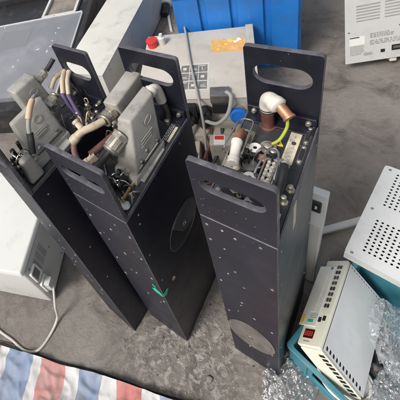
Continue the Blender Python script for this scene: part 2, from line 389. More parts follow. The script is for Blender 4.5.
# ------------------------------------------------------------------ the black equipment modules
H, PF = 1.0232, .195
def module(ox, oy, yaw, tx, ty, W, D, label, fz=.122, bp_=.212, bz=.139):
    a = R(yaw); ex = V((math.cos(a), math.sin(a), 0)); ey = V((-math.sin(a), math.cos(a), 0)); ez = V((tx, ty, 1)).normalized()
    ex = (ex-ez*ex.dot(ez)).normalized(); ey = ez.cross(ex)
    mx = Matrix((ex, ey, ez)).transposed().to_4x4(); mx.translation = V((ox, oy, 0))-ex*W
    r = empty('power_module', mx, label, 'equipment module', 'tall black equipment modules')
    bo = MB().box((0, 0, .0), (W, D, H-.006), .0018, 1).build('body', 'black', r); bo.data.materials.append(M['edge'])
    for pg in bo.data.polygons:
        if max(abs(c) for c in pg.normal) < .95: pg.material_index = 1
    MB().box((.004, .0115, H-.0062), (W-.004, D-.0115, H+.001), .0008, 1).build('top_plate', 'black_deck', r)
    # bright worn edge strips along the two long sides of the top
    for u0, u1 in ((0, .0035), (W-.0035, W)):
        MB().box((u0, .0125, H-.0055), (u1, D-.0125, H+.003), .0006, 1).build('edge_strip', 'edge', r)
    for v0, ph, z0, z1 in ((0, .1965, fz-.0205, fz+.0205), (D-.011, bp_, bz-.028, bz+.028)):
        slot = rrect(W*.125, z0, W*.878, z1, (z1-z0)/2-.0005, 8)
        me = plate_mesh(rrect(0, 0.0012, W, ph, .008, 5, (0, 1, 1, 0)), [slot], .011, .0009)
        me.transform(frame((0, v0+.011, H-.004), (1, 0, 0), (0, 0, 1)))
        o = link('handle_plate', me, 'black', r, 30); me.materials.append(M['edge'])
        for pg in me.polygons:
            if abs(pg.normal.y) < .93: pg.material_index = 1
    # foot bracket of the back handle
    br = MB().box((.004, D-.043, H+.0012), (W-.004, D-.0112, H+.006), .001, 1).box((.004, D-.019, H+.006), (W-.004, D-.0112, H+.030), .001, 1).build('bracket', 'black', r)
    for u in (.018, W-.018):
        s = MB().cyl((u, D-.019, H+.018), (u, D-.023, H+.018), .0062, .0056, 16); hexnut(s, (u, D-.023, H+.018), (0, -1, 0), .0045, .004)
        s.build('screw', 'nickel', br)
    return r, W, D
def screws_front(r, pts, rad=.0034):
    for u, z in pts:
        o = MB().lathe((u, .0003, z), (0, -1, 0), [(0, rad), (.0010, rad*.95), (.0016, rad*.6)], 14).build('screw', 'screw_dim', r)
def screws_side(r, W, pts, rad=.0042):
    for v, z in pts: MB().lathe((W-.0003, v, z), (1, 0, 0), [(0, rad*.8), (.001, rad*.76), (.0016, rad*.5)], 14).build('screw', 'screw_dim', r)
def splash(name, mx, r0, seed, m, parent, n=22, sx=1, sy=1, t=.0006, amp=1):
    q = random.Random(seed); P = []
    n = 40; ph = [q.uniform(0, 6.28) for _ in range(4)]
    for i in range(n):
        a = 2*math.pi*i/n; rr = r0*(.85+amp*(.16*math.sin(2*a+ph[0])+.15*math.sin(3*a+ph[1])+.10*math.sin(5*a+ph[2])+.06*math.sin(9*a+ph[3]))); P.append((rr*sx*math.cos(a), rr*sy*math.sin(a)))
    return plate(name, P, [], t, m, parent, mx, .0001)

# ---- right-hand module: white elbow with copper end, open connector housings
rC, W, D = module(.187, .263, -53.91, .0093, -.0014, .14686, .30367,
                  'black module with white elbow on top and oval grey cover low on its front', .130, .2135, .141)
zt = H+.001
screws_front(rC, [(.012, .985), (.012, .915), (.069, .977), (.117, .99), (.013, .679), (.056, .79), (.059, .587), (.135, .80), (.13, .474), (.06, .175), (.128, .235), (.015, .45)])
# oval cover: upper grey part, lower dark part, slot and screw
ov = circ(.0695, .305, .0675, 48, .110)
fm = frame((0, 0, 0), (1, 0, 0), (0, 0, 1))
dc = plate('oval_cover', ov, [rrect(.061, .294, .078, .302, .003, 3)], .0022, 'disc', rC, fm, .0004)
plate('cover_groove', circ(.0695, .305, .058, 48, .096), [circ(.0695, .305, .0570, 48, .0945)], .0004, 'dk_metal', dc, frame((0, -.0021, 0), (1, 0, 0), (0, 0, 1)), .0001)
MB().lathe((.066, -.0015, .292), (0, -1, 0), [(0, .010), (.0015, .0095), (.002, .007)], 18).build('hub', 'dk_metal', dc)
MB().box((.0605, -.0006, .2935), (.0785, .001, .3025)).build('slot', 'hole', rC)
# white elbow + copper end
q = MB(); q.lathe((.054, .262, zt), (0, 0, 1), [(0, .018), (.004, .018), (.005, .0135), (.048, .0130), (.049, .0155), (.060, .0155)], 24)
q.build('elbow_base', 'brown', rC)
q = MB(); q.tube([(.054, .262, zt+.058), (.055, .262, zt+.082), (.060, .258, zt+.098), (.072, .25, zt+.101)], .0160, 20, 6)
q.lathe((.066, .253, zt+.101), (.020, -.012, -.003), [(0, .016), (.008, .0185), (.018, .0185), (.020, .016), (.022, .013)], 22)
el = q.build('elbow', 'white_pl', rC)
q = MB()
for a_, r_ in ((.058, .0168), (.064, .0168)): q.lathe((.054, .262, zt+a_), (0, 0, 1), [(0, r_-.001), (.001, r_), (.003, r_), (.004, r_-.001)], 24)
q.build('seal_ring', 'rubber', el)
q = MB(); q.lathe((.083, .244, zt+.100), (.020, -.014, -.010), [(0, .0112), (.026, .0112), (.027, .0128), (.031, .0128), (.0315, .009), (.026, .0085)], 20)
q.build('pipe_end', 'copper', rC)
MB().tube([(.101, .230, zt+.085), (.102, .225, zt+.060), (.092, .212, zt+.03), (.078, .207, zt+.012)], .0032, 10, 8).build('earth_wire', 'yg', rC)
q = MB(); hexnut(q, (.072, .200, zt), (0, 0, 1), .012, .006); q.lathe((.072, .2, zt+.006), (0, 0, 1), [(0, .0085), (.010, .0085), (.011, .007)], 16); q.lathe((.072, .2, zt+.005), (0, 0, 1), [(0, .017), (.002, .017)], 20)
q.build('stud', 'nickel', rC)
# left connector shell with wire bail and coloured tube
def shell(parent, u0, v0, u1, v1, z0, z1, wall=.004, m='nickel'):
    me = plate_mesh(rrect(u0, v0, u1, v1, (u1-u0)*.3, 6), [rrect(u0+wall, v0+wall, u1-wall, v1-wall, (u1-u0)*.3-wall*.6, 6)], z1-z0, .0008)
    me.transform(Matrix.Translation((0, 0, z0))); o = link('connector_shell', me, m, parent, 30)
    me = plate_mesh(rrect(u0-.004, v0-.012, u1+.004, v1+.012, .006, 4), [], .003, .0005); me.transform(Matrix.Translation((0, 0, zt))); link('flange', me, m, o, 30)
    MB().box((u0+wall, v0+wall, z0), (u1-wall, v1-wall, z0+.004)).build('insert', 'rubber', o)
    for v in (v0-.007, v1+.007):
        q = MB(); q.lathe(((u0+u1)/2, v, zt+.003), (0, 0, 1), [(0, .0045), (.003, .0042), (.0035, .002)], 12); q.build('screw', 'steel', o)
    return o
sh = shell(rC, .004, .135, .034, .222, zt, zt+.020)
MB().tube([(.002, .15, zt+.010), (.000, .142, zt+.03), (.002, .150, zt+.042), (.004, .20, zt+.042), (.006, .232, zt+.036), (.020, .240, zt+.034), (.034, .232, zt+.036), (.036, .19, zt+.042), (.038, .15, zt+.040), (.038, .142, zt+.03), (.037, .15, zt+.010)], .0019, 8, 5).build('wire_bail', 'steel', sh)
MB().tube([(.019, .208, zt+.015), (.020, .192, zt+.046), (.025, .150, zt+.060)], .0080, 16, 8).build('hose_end', 'copper', rC)
q = MB(); q.lathe((.025, .160, zt+.058), (.012, -.062, .004), [(0, .009), (.002, .0112), (.012, .0112), (.014, .0098), (.046, .0092), (.048, .0112), (.060, .0112), (.062, .0095)], 22); q.build('hose', 'white_pl', rC)
# middle flange lugs, black square socket, right connector with white insert
for (u, v) in ((.052, .182), (.064, .108)):
    plate('lug', circ(0, 0, .0125, 20)+[], [circ(0, 0, .0042, 14)], .003, 'label_w', rC, Matrix.Translation((u, v, zt+.016)), .0004)
    MB().box((u-.018, v-.006, zt), (u-.008, v+.006, zt+.0185), .001, 1).build('lug_post', 'steel', rC)
MB().lathe((.053, .143, zt), (0, 0, 1), [(0, .021), (.012, .021), (.013, .018), (.004, .016)], 24).build('round_socket', 'rubber', rC)
MB().lathe((.053, .143, zt+.004), (0, 0, 1), [(0, .0155), (.003, .0155), (.0035, .0145)], 24).build('socket_ring', 'dk_metal', rC)
sh2 = shell(rC, .079, .100, .107, .165, zt, zt+.024, .0028, 'hood')
MB().tube([(.076, .115, zt+.012), (.075, .108, zt+.04), (.078, .135, zt+.047), (.085, .172, zt+.043), (.10, .172, zt+.043), (.109, .135, zt+.047), (.110, .108, zt+.04), (.110, .115, zt+.012)], .0021, 8, 5).build('wire_bail', 'steel', sh2)
q = MB(); q.box((.084, .106, zt+.006), (.102, .159, zt+.020), .002, 2)
for i in range(5): q.cyl((.0885, .112+i*.0102, zt+.019), (.0885, .112+i*.0102, zt+.027), .0038, .003, 10); q.cyl((.0975, .112+i*.0102, zt+.019), (.0975, .112+i*.0102, zt+.027), .0038, .003, 10)
q.build('contact_block', 'white_pl', sh2)
for i in range(3): MB().cyl((.093, .118+i*.0165, zt+.0195), (.093, .118+i*.0165, zt+.0206), .0034, n=12).build('contact_hole', 'hole', sh2)
MB().box((.062, .160, zt), (.078, .176, zt+.012), .002, 1).build('red_tag', 'copper', rC)
MB().lathe((.086, .19, zt), (0, 0, 1), [(0, .007), (.016, .007), (.018, .004)], 14).build('post', 'steel', rC)
MB().lathe((.100, .176, zt), (0, 0, 1), [(0, .006), (.010, .006), (.012, .003)], 14).build('post', 'steel', rC)
# plug with a white body and black cable
q = MB(); q.tube([(.117, .165, zt+.012), (.117, .155, zt+.035), (.119, .142, zt+.046)], .0065, 12, 6); q.build('plug', 'white_pl', rC)
MB().tube([(.119, .144, zt+.045), (.121, .125, zt+.047), (.122, .100, zt+.036), (.118, .080, zt+.010)], .0078, 12, 6).build('cable', 'rubber', rC)
for i, (u, v, h) in enumerate([(.132, .09, .018), (.128, .058, .014), (.136, .120, .012), (.112, .062, .010), (.045, .075, .02), (.02, .055, .016), (.075, .06, .012)]):
    q = MB(); hexnut(q, (u, v, zt), (0, 0, 1), .0085, .005); q.lathe((u, v, zt+.005), (0, 0, 1), [(0, .005), (h, .005), (h+.001, .0035)], 12); q.build('stud', 'nickel', rC)
# labels and sub-D sockets on the top
lb = plate('label', rrect(.102, .176, .1235, .274, .003, 3), [], .0016, 'label', rC, Matrix.Translation((0, 0, zt)), .0003)
lines((.1055, .180, zt+.0018), (0, 1, 0), (-1, 0, 0), .088, -.012, 4, 3).build('small_print', 'ink_soft', lb, 0)
MB().cyl((.114, .232, zt+.0015), (.114, .232, zt+.0024), .0045, n=16).build('stain', 'ink', lb)
for v in (.242, .190):
    q = MB(); q.b.free(); me = plate_mesh(rrect(.1285, v-.006, .1395, v+.042, .004, 4), [], .003, .0006); me.transform(Matrix.Translation((0, 0, zt))); o = link('port', me, 'dk_metal', rC, 30)
    plate('port_socket', rrect(.1305, v+.004, .1375, v+.032, .003, 4), [], .007, 'rubber', o, Matrix.Translation((0, 0, zt)), .0005)
    for vv in (v-.001, v+.037): MB().lathe((.134, vv, zt+.003), (0, 0, 1), [(0, .004), (.004, .004), (.005, .0025)], 12).build('screw', 'nickel', o)
tri = plate('warning_label', [(.076, .213), (.098, .217), (.085, .236)], [], .0008, 'yellow', rC, Matrix.Translation((0, 0, zt)), .0002)
plate('warning_mark', [(.0855, .218), (.089, .2185), (.0875, .223), (.0895, .2235), (.0862, .231), (.0868, .2255), (.0846, .225)], [], .0003, 'ink', tri, Matrix.Translation((0, 0, zt+.0008)), .00005)
# white label strip on the right side near the top
plate('side_label', rrect(0, 0, .020, .095, .001, 2), [], .0007, 'label', rC, frame((W, .10, .905), (0, 1, 0), (0, 0, 1)), .0001)
screws_side(rC, W, [(.02, .97), (.02, .80), (.285, .97), (.02, .55), (.285, .6), (.02, .3), (.28, .25), (.15, .99)])

# ---- centre module: two grey hoods, brown hose, round disc on the black side
rB, W, D = module(-.051, .461, -55.2, .0137, -.0294, .15826, .31929,
                  'middle black module with green paint on its front and a round side disc')
screws_front(rB, [(.02, .716+.2), (.021, .64), (.082, .606), (.012, .80), (.145, .80), (.145, .66), (.145, .46), (.08, .75), (.08, .9), (.012, .5), (.145, .93), (.08, .42)], .0038)
splash('green_paint', frame((.140, -.0006, .545), (1, 0, 0), (0, 0, 1)), .0185, 44, 'green', rB, 18, .95, 1.5, .0006, .6)
splash('green_paint', frame((W+.0006, .012, .535), (0, 1, 0), (0, 0, 1)), .0135, 4, 'green', rB, 26, 1.0, 1.4, .0006, .6)
splash('green_paint', frame((.137, -.0006, .590), (1, 0, 0), (0, 0, 1)), .006, 9, 'green', rB, 16, 1, 1.8)
splash('paint_chip', frame((W+.0000, .062, .527), (0, 1, 0), (0, 0, 1)), .010, 12, 'cream_tube', rB, 12, .8, 1.5)
screws_side(rB, W, [(.04, .985), (.033, .952), (.02, .80), (.02, .62), (.25, .99)], .0036)
sm = frame((W, 0, 0), (0, 1, 0), (0, 0, 1))
plate('disc_rim', circ(.176, .678, .083, 56), [circ(.176, .678, .0805, 56)], .0012, 'dk_metal', rB, sm, .0002)
plate('disc', circ(.176, .678, .0800, 56), [], .0008, 'disc_dark', rB, sm, .0002)
pw = [(.176+.078*math.cos(t), .678+.078*math.sin(t)) for t in [R(-38+168*i/30) for i in range(31)]]+[(.165, .650), (.185, .640)]
plate('disc_reflection', pw, [circ(.180, .677, .009, 16)], .0016, 'disc_sheen', rB, sm, .0003)  # grey sector painted in for the reflection on the glossy disc
MB().lathe((W, .180, .677), (1, 0, 0), [(0, .0105), (.0022, .0105), (.0022, .006), (.0005, .005)], 18).build('hub', 'steel', rB)
# hood with a slanted right face
h1 = hood(rB, [(.076, .098, zt+.01), (.136, .094, zt+.01), (.143, .205, zt+.01), (.078, .225, zt+.01)],
          [(.071, .161, zt+.13), (.106, .166, zt+.13), (.109, .262, zt+.13), (.076, .276, zt+.13)])
face_marks(h1, (.1375, .100, zt+.02), (.142, .200, zt+.02), (.1085, .172, zt+.125))
# second hood, lying
h2 = hood(rB, [(.000, .205, zt+.02), (.052, .205, zt+.02), (.052, .300, zt+.02), (.0, .300, zt+.02)],
          [(.000, .196, zt+.118), (.040, .200, zt+.118), (.042, .318, zt+.122), (.0, .314, zt+.122)])
for u, v in ((.008, .19), (.045, .19)): MB().box((u-.004, v, zt), (u+.004, v+.115, zt+.03), .002, 1).build('lever', 'steel', h2)
gland(rB, (.020, .202, zt+.085), (-.15, -1, .05), .0165, .032)
MB().tube([(.018+.0165*math.cos(t), .166, zt+.088+.0165*math.sin(t)) for t in [6.283*k/12 for k in range(12)]], .0035, 8, 3, True).build('ring', 'nickel', rB)
MB().tube([(.016, .165, zt+.088), (.006, .140, zt+.092), (-.012, .112, zt+.094), (-.022, .096, zt+.086)], .0100, 16, 6).build('hose', 'cream_tube', rB)
MB().lathe((-.020, .099, zt+.088), (-.3, -.6, -.35), [(0, .0105), (.006, .0125), (.018, .0125), (.022, .009)], 18).build('hose_nut', 'cream_tube', rB)
MB().lathe((-.018, .118, zt+.098), (-.7, .2, .5), [(0, .008), (.016, .008), (.017, .010), (.024, .010), (.025, .007)], 16).build('hose_branch', 'cream_tube', rB)
MB().tube([(-.026, .088, zt+.080), (-.020, .070, zt+.055), (-.002, .058, zt+.022), (.002, .060, zt)], .0075, 12, 6).build('hose', 'mauve', rB)
MB().tube([(.060, .215, zt+.045), (.048, .180, zt+.052), (.030, .120, zt+.052), (.016, .085, zt+.048)], .0095, 14, 6).build('hose', 'brown', rB)
# gland on the first hood with black cable
gland(rB, (.082, .148, zt+.088), (-.22, -1, -.25), .0185, .050, m='nickel')
MB().tube([(.073, .104, zt+.077), (.068, .088, zt+.070), (.056, .050, zt+.062), (.050, .038, zt+.055)], .0080, 12, 6).build('cable', 'rubber', rB)
q = MB(); q.lathe((.054, .050, zt+.060), (-.25, -.8, -.3), [(0, .012), (.002, .0165), (.020, .0165), (.022, .0135), (.034, .0135)], 20); q.build('hose_nut', 'white_pl', rB)
q = MB(); q.lathe((.028, .092, zt+.045), (-.5, -1, -.3), [(0, .0135), (.012, .0135), (.013, .011), (.022, .011), (.023, .013), (.032, .013)], 6); q.build('hose_nut', 'cream_tube', rB)
MB().lathe((.014, .062, zt+.03), (-.1, -.3, -1), [(0, .012), (.03, .012)], 16).build('hose_stub', 'copper', rB)
q = MB(); q.lathe((.070, .045, zt), (0, .1, 1), [(0, .016), (.010, .016), (.011, .0125), (.030, .0125), (.031, .015), (.044, .015)], 20); q.build('fitting', 'cream_tube', rB)
MB().tube([(.070, .045, zt+.03), (.082, .030, zt+.020), (.085, .025, zt)], .008, 12, 5).build('hose', 'brown', rB)
# coiled terminal with shiny loops
MB().box((.086, .056, zt), (.116, .088, zt+.024), .004, 2).build('terminal', 'rubber', rB)
for i in range(7):
    a = .9*i; cx, cy = .088+.0045*i, .060+.011*(i % 3); r_ = .010+.002*(i % 2)
    MB().tube([(cx-r_*math.cos(a), cy-r_*math.sin(a), zt+.016), (cx-.5*r_*math.cos(a), cy-.5*r_*math.sin(a), zt+.036), (cx+.5*r_*math.cos(a), cy+.5*r_*math.sin(a), zt+.038), (cx+r_*math.cos(a), cy+r_*math.sin(a), zt+.012)], .0016 if i % 2 else .0026, 8, 5).build('wire_loop', 'steel' if i % 2 else 'rubber', rB)
for i in range(3): MB().lathe((.090+.010*i, .092, zt), (0, 0, 1), [(0, .005), (.022, .005), (.024, .003)], 10).build('terminal', 'dk_metal', rB)
MB().lathe((.052, .02, zt), (0, 0, 1), [(0, .012), (.014, .012), (.015, .008), (.02, .008)], 6).build('stud', 'nickel', rB)
MB().lathe((.118, .030, zt), (0, 0, 1), [(0, .009), (.012, .009), (.014, .006)], 6).build('stud', 'nickel', rB)
q = MB(); q.lathe((.040, .062, zt+.030), (-.1, -.8, .2), [(0, .011), (.004, .0135), (.014, .0135), (.016, .010), (.026, .010), (.028, .008)], 18); q.build('fitting', 'nickel', rB)
MB().lathe((.034, .040, zt), (0, 0, 1), [(0, .012), (.012, .012), (.013, .009), (.028, .009), (.030, .006)], 6).build('fitting', 'copper', rB)
MB().tube([(.060, .012+.012, zt+.01), (.064, .030, zt+.034), (.082, .050, zt+.040), (.090, .070, zt+.024)], .0045, 10, 6).build('wire', 'rubber', rB)
MB().tube([(.028, .024, zt+.006), (.040, .030, zt+.030), (.058, .034, zt+.036), (.066, .045, zt+.03)], .0040, 10, 6).build('wire', 'tan', rB)
MB().box((.126, .022, zt), (.131, .094, zt+.010), .001, 1).build('strip', 'ochre', rB)
MB().lathe((.142, .03, zt), (0, 0, 1), [(0, .011), (.008, .011), (.009, .007)], 20).build('ring', 'steel', rB)
MB().box((.136, .10, zt), (.150, .20, zt+.006), .001, 1).build('hood_base', 'hood', rB)
lb = plate('label', rrect(.128, .222, .150, .288, .001, 2), [], .001, 'black_deck', rB, Matrix.Translation((0, 0, zt)), .0002)
lines((.1285, .224, zt+.0012), (0, 1, 0), (1, 0, 0), .060, .012, 3, 5).build('small_print', 'label_w', lb, 0)
plate('label_strip', rrect(.1425, .222, .1495, .272, .0005, 2), [], .0006, 'label', lb, Matrix.Translation((0, 0, zt+.001)), .0001)
q = MB(); q.tube([(.092, .262, zt+.112), (.094, .284, zt+.112), (.097, .296, zt+.095), (.100, .298, zt+.055)], .0125, 16, 6); q.lathe((.092, .266, zt+.112), (.02, 1, 0), [(0, .016), (.012, .0165), (.014, .013)], 18); q.build('hose', 'white_pl', rB)
MB().tube([(.100, .298, zt+.058), (.112, .292, zt+.028), (.118, .280, zt+.002)], .0085, 12, 5).build('cable', 'rubber', rB)
MB().lathe((.139, .152, zt+.055), (1, .05, .25), [(0, .006), (.003, .006), (.0035, .003)], 14).build('screw', 'nickel', rB)
for u, v in ((.115, .29), (.118, .275), (.06, .29)): MB().lathe((u, v, zt), (0, 0, 1), [(0, .007), (.012, .007), (.014, .004)], 14).build('screw', 'nickel', rB)

# ---- left module: hood with tan sleeve and black cable
rA, W, D = module(-.229, .565, -59.06, -.0048, .0427, .14059, .34444,
                  'leftmost black module with purple wires and a hood carrying a tan sleeved cable', .122, .206, .124)
screws_front(rA, [(.012, .95), (.012, .75), (.012, .45), (.104, .83), (.126, .667), (.07, .55), (.125, .4)])
screws_side(rA, W, [(.04, .97), (.12, .95), (.03, .8), (.05, .65), (.04, .45)], .0036)
h1 = hood(rA, [(.035, .080, zt+.012), (.108, .072, zt+.012), (.112, .190, zt+.012), (.037, .205, zt+.012)],
          [(.028, .090, zt+.128), (.050, .090, zt+.132), (.052, .205, zt+.132), (.028, .205, zt+.128)], bev=.008)
face_marks(h1, (.104, .085, zt+.03), (.107, .185, zt+.03), (.054, .100, zt+.128))
h2 = hood(rA, [(-.030, .165, zt+.060), (.022, .165, zt+.030), (.026, .250, zt+.030), (-.028, .250, zt+.060)],
          [(-.045, .160, zt+.165), (.000, .160, zt+.165), (.004, .240, zt+.165), (-.042, .240, zt+.165)], bev=.008)
face_marks(h2, (.020, .168, zt+.05), (.024, .246, zt+.05), (.004, .165, zt+.16))
gland(rA, (-.012, .245, zt+.135), (.1, 1, .15), .0145, .036, m='nickel')
MB().tube([(-.006, .285, zt+.141), (-.005, .300, zt+.146), (-.003, .322, zt+.156)], .0078, 12, 5).build('cable', 'rubber', rA)
gland(rA, (.042, .207, zt+.085), (.05, 1, .05), .015, .036)
# tan sleeve and grey / black cable across the hood face
MB().tube([(.060, .192, zt+.150), (.066, .180, zt+.160), (.074, .164, zt+.162)], .0055, 10, 6).build('cable', 'grey_cable', rA)
MB().tube([(.074, .166, zt+.161), (.084, .146, zt+.157), (.094, .122, zt+.142)], .0088, 12, 6).build('sleeve', 'tan', rA)
MB().tube([(.093, .125, zt+.143), (.099, .110, zt+.128), (.104, .100, zt+.112)], .0060, 10, 6).build('cable', 'grey_cable', rA)
MB().tube([(.103, .102, zt+.113), (.110, .090, zt+.094), (.118, .074, zt+.070)], .0095, 12, 6).build('cable_boot', 'rubber', rA)
# rounded shell at the front right
q = MB(); q.hexa([(.094, .022, zt), (.132, .022, zt), (.134, .070, zt), (.094, .074, zt), (.100, .034, zt+.075), (.126, .034, zt+.078), (.128, .066, zt+.085), (.100, .068, zt+.082)], .010, 3)
o = q.build('connector_shell', 'hood', rA)
for i in range(5): MB().tube([(.0955, .030+i*.009, zt+.01), (.101, .036+i*.007, zt+.066)], .0022, 6, 1).build('rib', 'white_pl', o)
MB().tube([(.091, .024, zt+.006), (.097, .030, zt+.072), (.099, .070, zt+.082), (.091, .076, zt+.006)], .0018, 8, 4).build('wire_bail', 'steel', o)
# cream tubes and purple wires at the back
for i, (a_, b_, r_) in enumerate((((.009, .262, zt+.092), (.004, .318, zt+.104), .0082), ((.050, .268, zt+.080), (.012, .326, zt+.104), .0070), ((.064, .276, zt+.074), (.028, .330, zt+.102), .0070))):
    a_, b_ = V(a_), V(b_); mid = (a_+b_)/2+V((0, 0, .010))
    q = MB(); q.tube([a_, mid, b_], r_, 14, 6); q.lathe(b_, (b_-mid), [(0, r_*1.12), (.006, r_*1.12), (.007, r_*.7)], 14); o = q.build('hose', 'cream_tube', rA)
    if i:
        MB().tube([a_+V((.001, -.003, .002)), a_+V((.012, -.008, -.030)), (.058+.016*i, .262, zt+.012), (.060+.016*i, .262, zt)], .0055, 10, 6).build('wire', 'purple', rA)
        MB().tube([a_+V((-.006, .004, .0)), a_+V((.002, -.002, -.030)), (.050+.014*i, .272, zt+.012), (.052+.014*i, .272, zt)], .0050, 10, 6).build('wire', 'purple', rA)
    MB().tube([b_, b_+V((.004, .012, -.02)), (.040+.02*i, .330, zt)], .0045, 8, 5).build('wire', 'rubber', rA)
for u, v in ((.105, .285), (.092, .300), (.085, .262)):
    q = MB(); hexnut(q, (u, v, zt), (0, 0, 1), .010, .006); q.lathe((u, v, zt+.006), (0, 0, 1), [(0, .007), (.016, .0065), (.018, .004)], 14); q.build('stud', 'nickel', rA)
q = MB()
for i in range(4): q.lathe((.030, .218+.011*i, zt+.05+.010*i), (.1, 1, .6), [(0, .013), (.006, .0135), (.008, .010)], 16)
q.build('hose_nut', 'nickel', rA)
# latch, toggles and posts in front of and beside the hood
for u, v, h, mm in ((.012, .060, .03, 'rubber'), (.022, .045, .022, 'steel'), (.036, .050, .026, 'rubber'), (.052, .052, .02, 'nickel'), (.018, .085, .04, 'rubber'), (.06, .035, .014, 'steel'), (.016, .110, .03, 'dk_metal'), (.075, .046, .016, 'rubber'), (.022, .025, .010, 'nickel'), (.045, .022, .010, 'steel')):
    q = MB(); hexnut(q, (u, v, zt), (0, 0, 1), .010, .006); q.lathe((u, v, zt+.006), (0, 0, 1), [(0, .0075), (h, .0072), (h+.003, .004)], 14); q.build('stud', mm, rA)
MB().tube([(.012, .064, zt+.03), (.03, .05, zt+.04), (.05, .05, zt+.032), (.07, .045, zt+.008)], .003, 8, 5).build('latch_wire', 'steel', rA)
for i in range(6):
    u, v = .030+.011*i, .060-.004*i+.006*(i % 2)
    MB().tube([(u, v, zt+.002), (u+.004, v+.004, zt+.024+.003*(i % 3)), (u+.012, v+.002, zt+.022), (u+.014, v-.006, zt+.002)], .0018, 8, 5).build('wire_loop', 'steel', rA)
MB().box((.048, .028, zt), (.088, .040, zt+.012), .002, 1).build('terminal_block', 'rubber', rA)
MB().box((.112, .120, zt), (.134, .180, zt+.010), .002, 1).build('terminal_block', 'grey_side', rA)
MB().box((.114, .210, zt), (.130, .235, zt+.028), .003, 2).build('terminal_block', 'rubber', rA)
for u, v in ((.125, .30), (.128, .25), (.122, .195), (.13, .11), (.11, .32), (.128, .275)): MB().lathe((u, v, zt), (0, 0, 1), [(0, .006), (.006, .0055), (.008, .003)], 14).build('screw', 'nickel', rA)

rw = random.Random(91)
for root_, (u0, u1, v0, v1), mats_ in ((rA, (.05, .125, .21, .31), ('rubber', 'steel', 'tan', 'grey_cable')), (rA, (.012, .09, .022, .075), ('steel', 'rubber', 'nickel')),
                                       (rB, (.006, .065, .022, .19), ('rubber', 'mauve', 'steel', 'tan')), (rB, (.085, .15, .018, .085), ('steel', 'rubber', 'nickel')),
                                       (rC, (.012, .135, .020, .095), ('rubber', 'steel', 'grey_cable', 'brown')), (rC, (.040, .10, .10, .20), ('steel', 'rubber'))):
    for k_ in range(6):
        a_ = V((rw.uniform(u0, u1), rw.uniform(v0, v1), zt)); b_ = V((min(u1, max(u0, a_.x+rw.uniform(-.05, .05))), min(v1, max(v0, a_.y+rw.uniform(-.05, .05))), zt)); hh = rw.uniform(.012, .04)
        MB().tube([a_, a_.lerp(b_, .3)+V((rw.uniform(-.006, .006), rw.uniform(-.006, .006), hh)), a_.lerp(b_, .7)+V((rw.uniform(-.006, .006), rw.uniform(-.006, .006), hh*.9)), b_], rw.uniform(.0012, .0026), 8, 6).build('wire', rw.choice(mats_), root_)
    for k_ in range(5):
        u, v = rw.uniform(u0, u1), rw.uniform(v0, v1); q = MB(); hexnut(q, (u, v, zt), (0, 0, 1), rw.uniform(.004, .0065), .004); q.lathe((u, v, zt+.004), (0, 0, 1), [(0, .003), (rw.uniform(.004, .016), .003), (.017, .0018)], 10); q.build('nut', rw.choice(('nickel', 'steel', 'dk_metal')), root_)
rr_ = random.Random(55)
for root_, w_, zs in ((rB, .158, (.35, .98)), (rC, .1468, (.45, 1.0)), (rA, .14, (.3, .9))):
    for k_ in range(9): splash('paint_chip', frame((rr_.uniform(.008, w_-.008), -.0004, rr_.uniform(*zs)), (1, 0, 0), (0, 0, 1)), rr_.uniform(.0012, .0036), 70+k_, 'chip_pale', root_, 12, 1, rr_.uniform(.7, 1.8), .0004)

# ------------------------------------------------------------------ beige instrument behind, with connectors on its front
a0 = V((.779, 1.154, 0)); exb = V((math.cos(R(144.3)), math.sin(R(144.3)), 0)); eyb = V((.566, .807, 0)).normalized()  # local x to the left along the front, y to the back
P0 = V((.82, 1.118, 0)); ux = (V((.474, 1.373, 0))-V((.779, 1.154, 0))).normalized(); uy = V((-ux.y, ux.x, 0)); uy = uy if uy.y > 0 else -uy
mx = Matrix((ux, uy, V((0, 0, 1)))).transposed().to_4x4()
if mx.to_3x3().determinant() < 0: mx = Matrix((-ux, uy, V((0, 0, 1)))).transposed().to_4x4(); P0 = P0+ux*.62
mx = Matrix((V((math.cos(R(-33)), math.sin(R(-33)), 0)), V((-math.sin(R(-33)), math.cos(R(-33)), 0)), V((0, 0, 1)))).transposed().to_4x4(); P0 = V((.244, 1.389, 0))
mx.translation = P0
rI = empty('test_instrument', mx, 'beige metal instrument with an orange sticker on its lid and a blue capped connector', 'instrument')
inv = mx.inverted()
def LI(x, y, z=.25): return inv @ V((x, y, z))
IW, ID, IH = .585, .53, .36
MB().box((0, 0, .012), (IW, ID, IH-.008), .004, 2).build('case', 'beige', rI)
MB().box((-.004, -.004, IH-.007), (IW+.004, ID+.004, IH), .003, 2).build('lid', 'beige', rI)
MB().box((IW-.035, .0, IH), (IW+.004, ID+.004, IH+.014), .005, 2).build('lid_rim', 'beige', rI)
# orange sticker, torn
sc = LI(.838, 1.462)
st = plate('sticker', [(-.085, -.052), (-.05, -.056), (.0, -.053), (.086, -.058), (.088, .046), (.03, .052), (.015, .034), (-.02, .056), (-.086, .052)], [], .0008, 'orange', rI, Matrix.Translation((sc.x, sc.y, IH)), .0002)
for k, (dx, dy, rr) in enumerate(((.012, .034, .018), (.04, .025, .015), (-.01, .008, .010), (.055, .042, .014), (-.05, -.03, .008))):
    splash('torn_patch', Matrix.Translation((sc.x+dx, sc.y+dy, IH+.0008)), rr, 30+k, 'label_w' if k % 2 else 'yellow', st, 12, 1, .8, .0004)
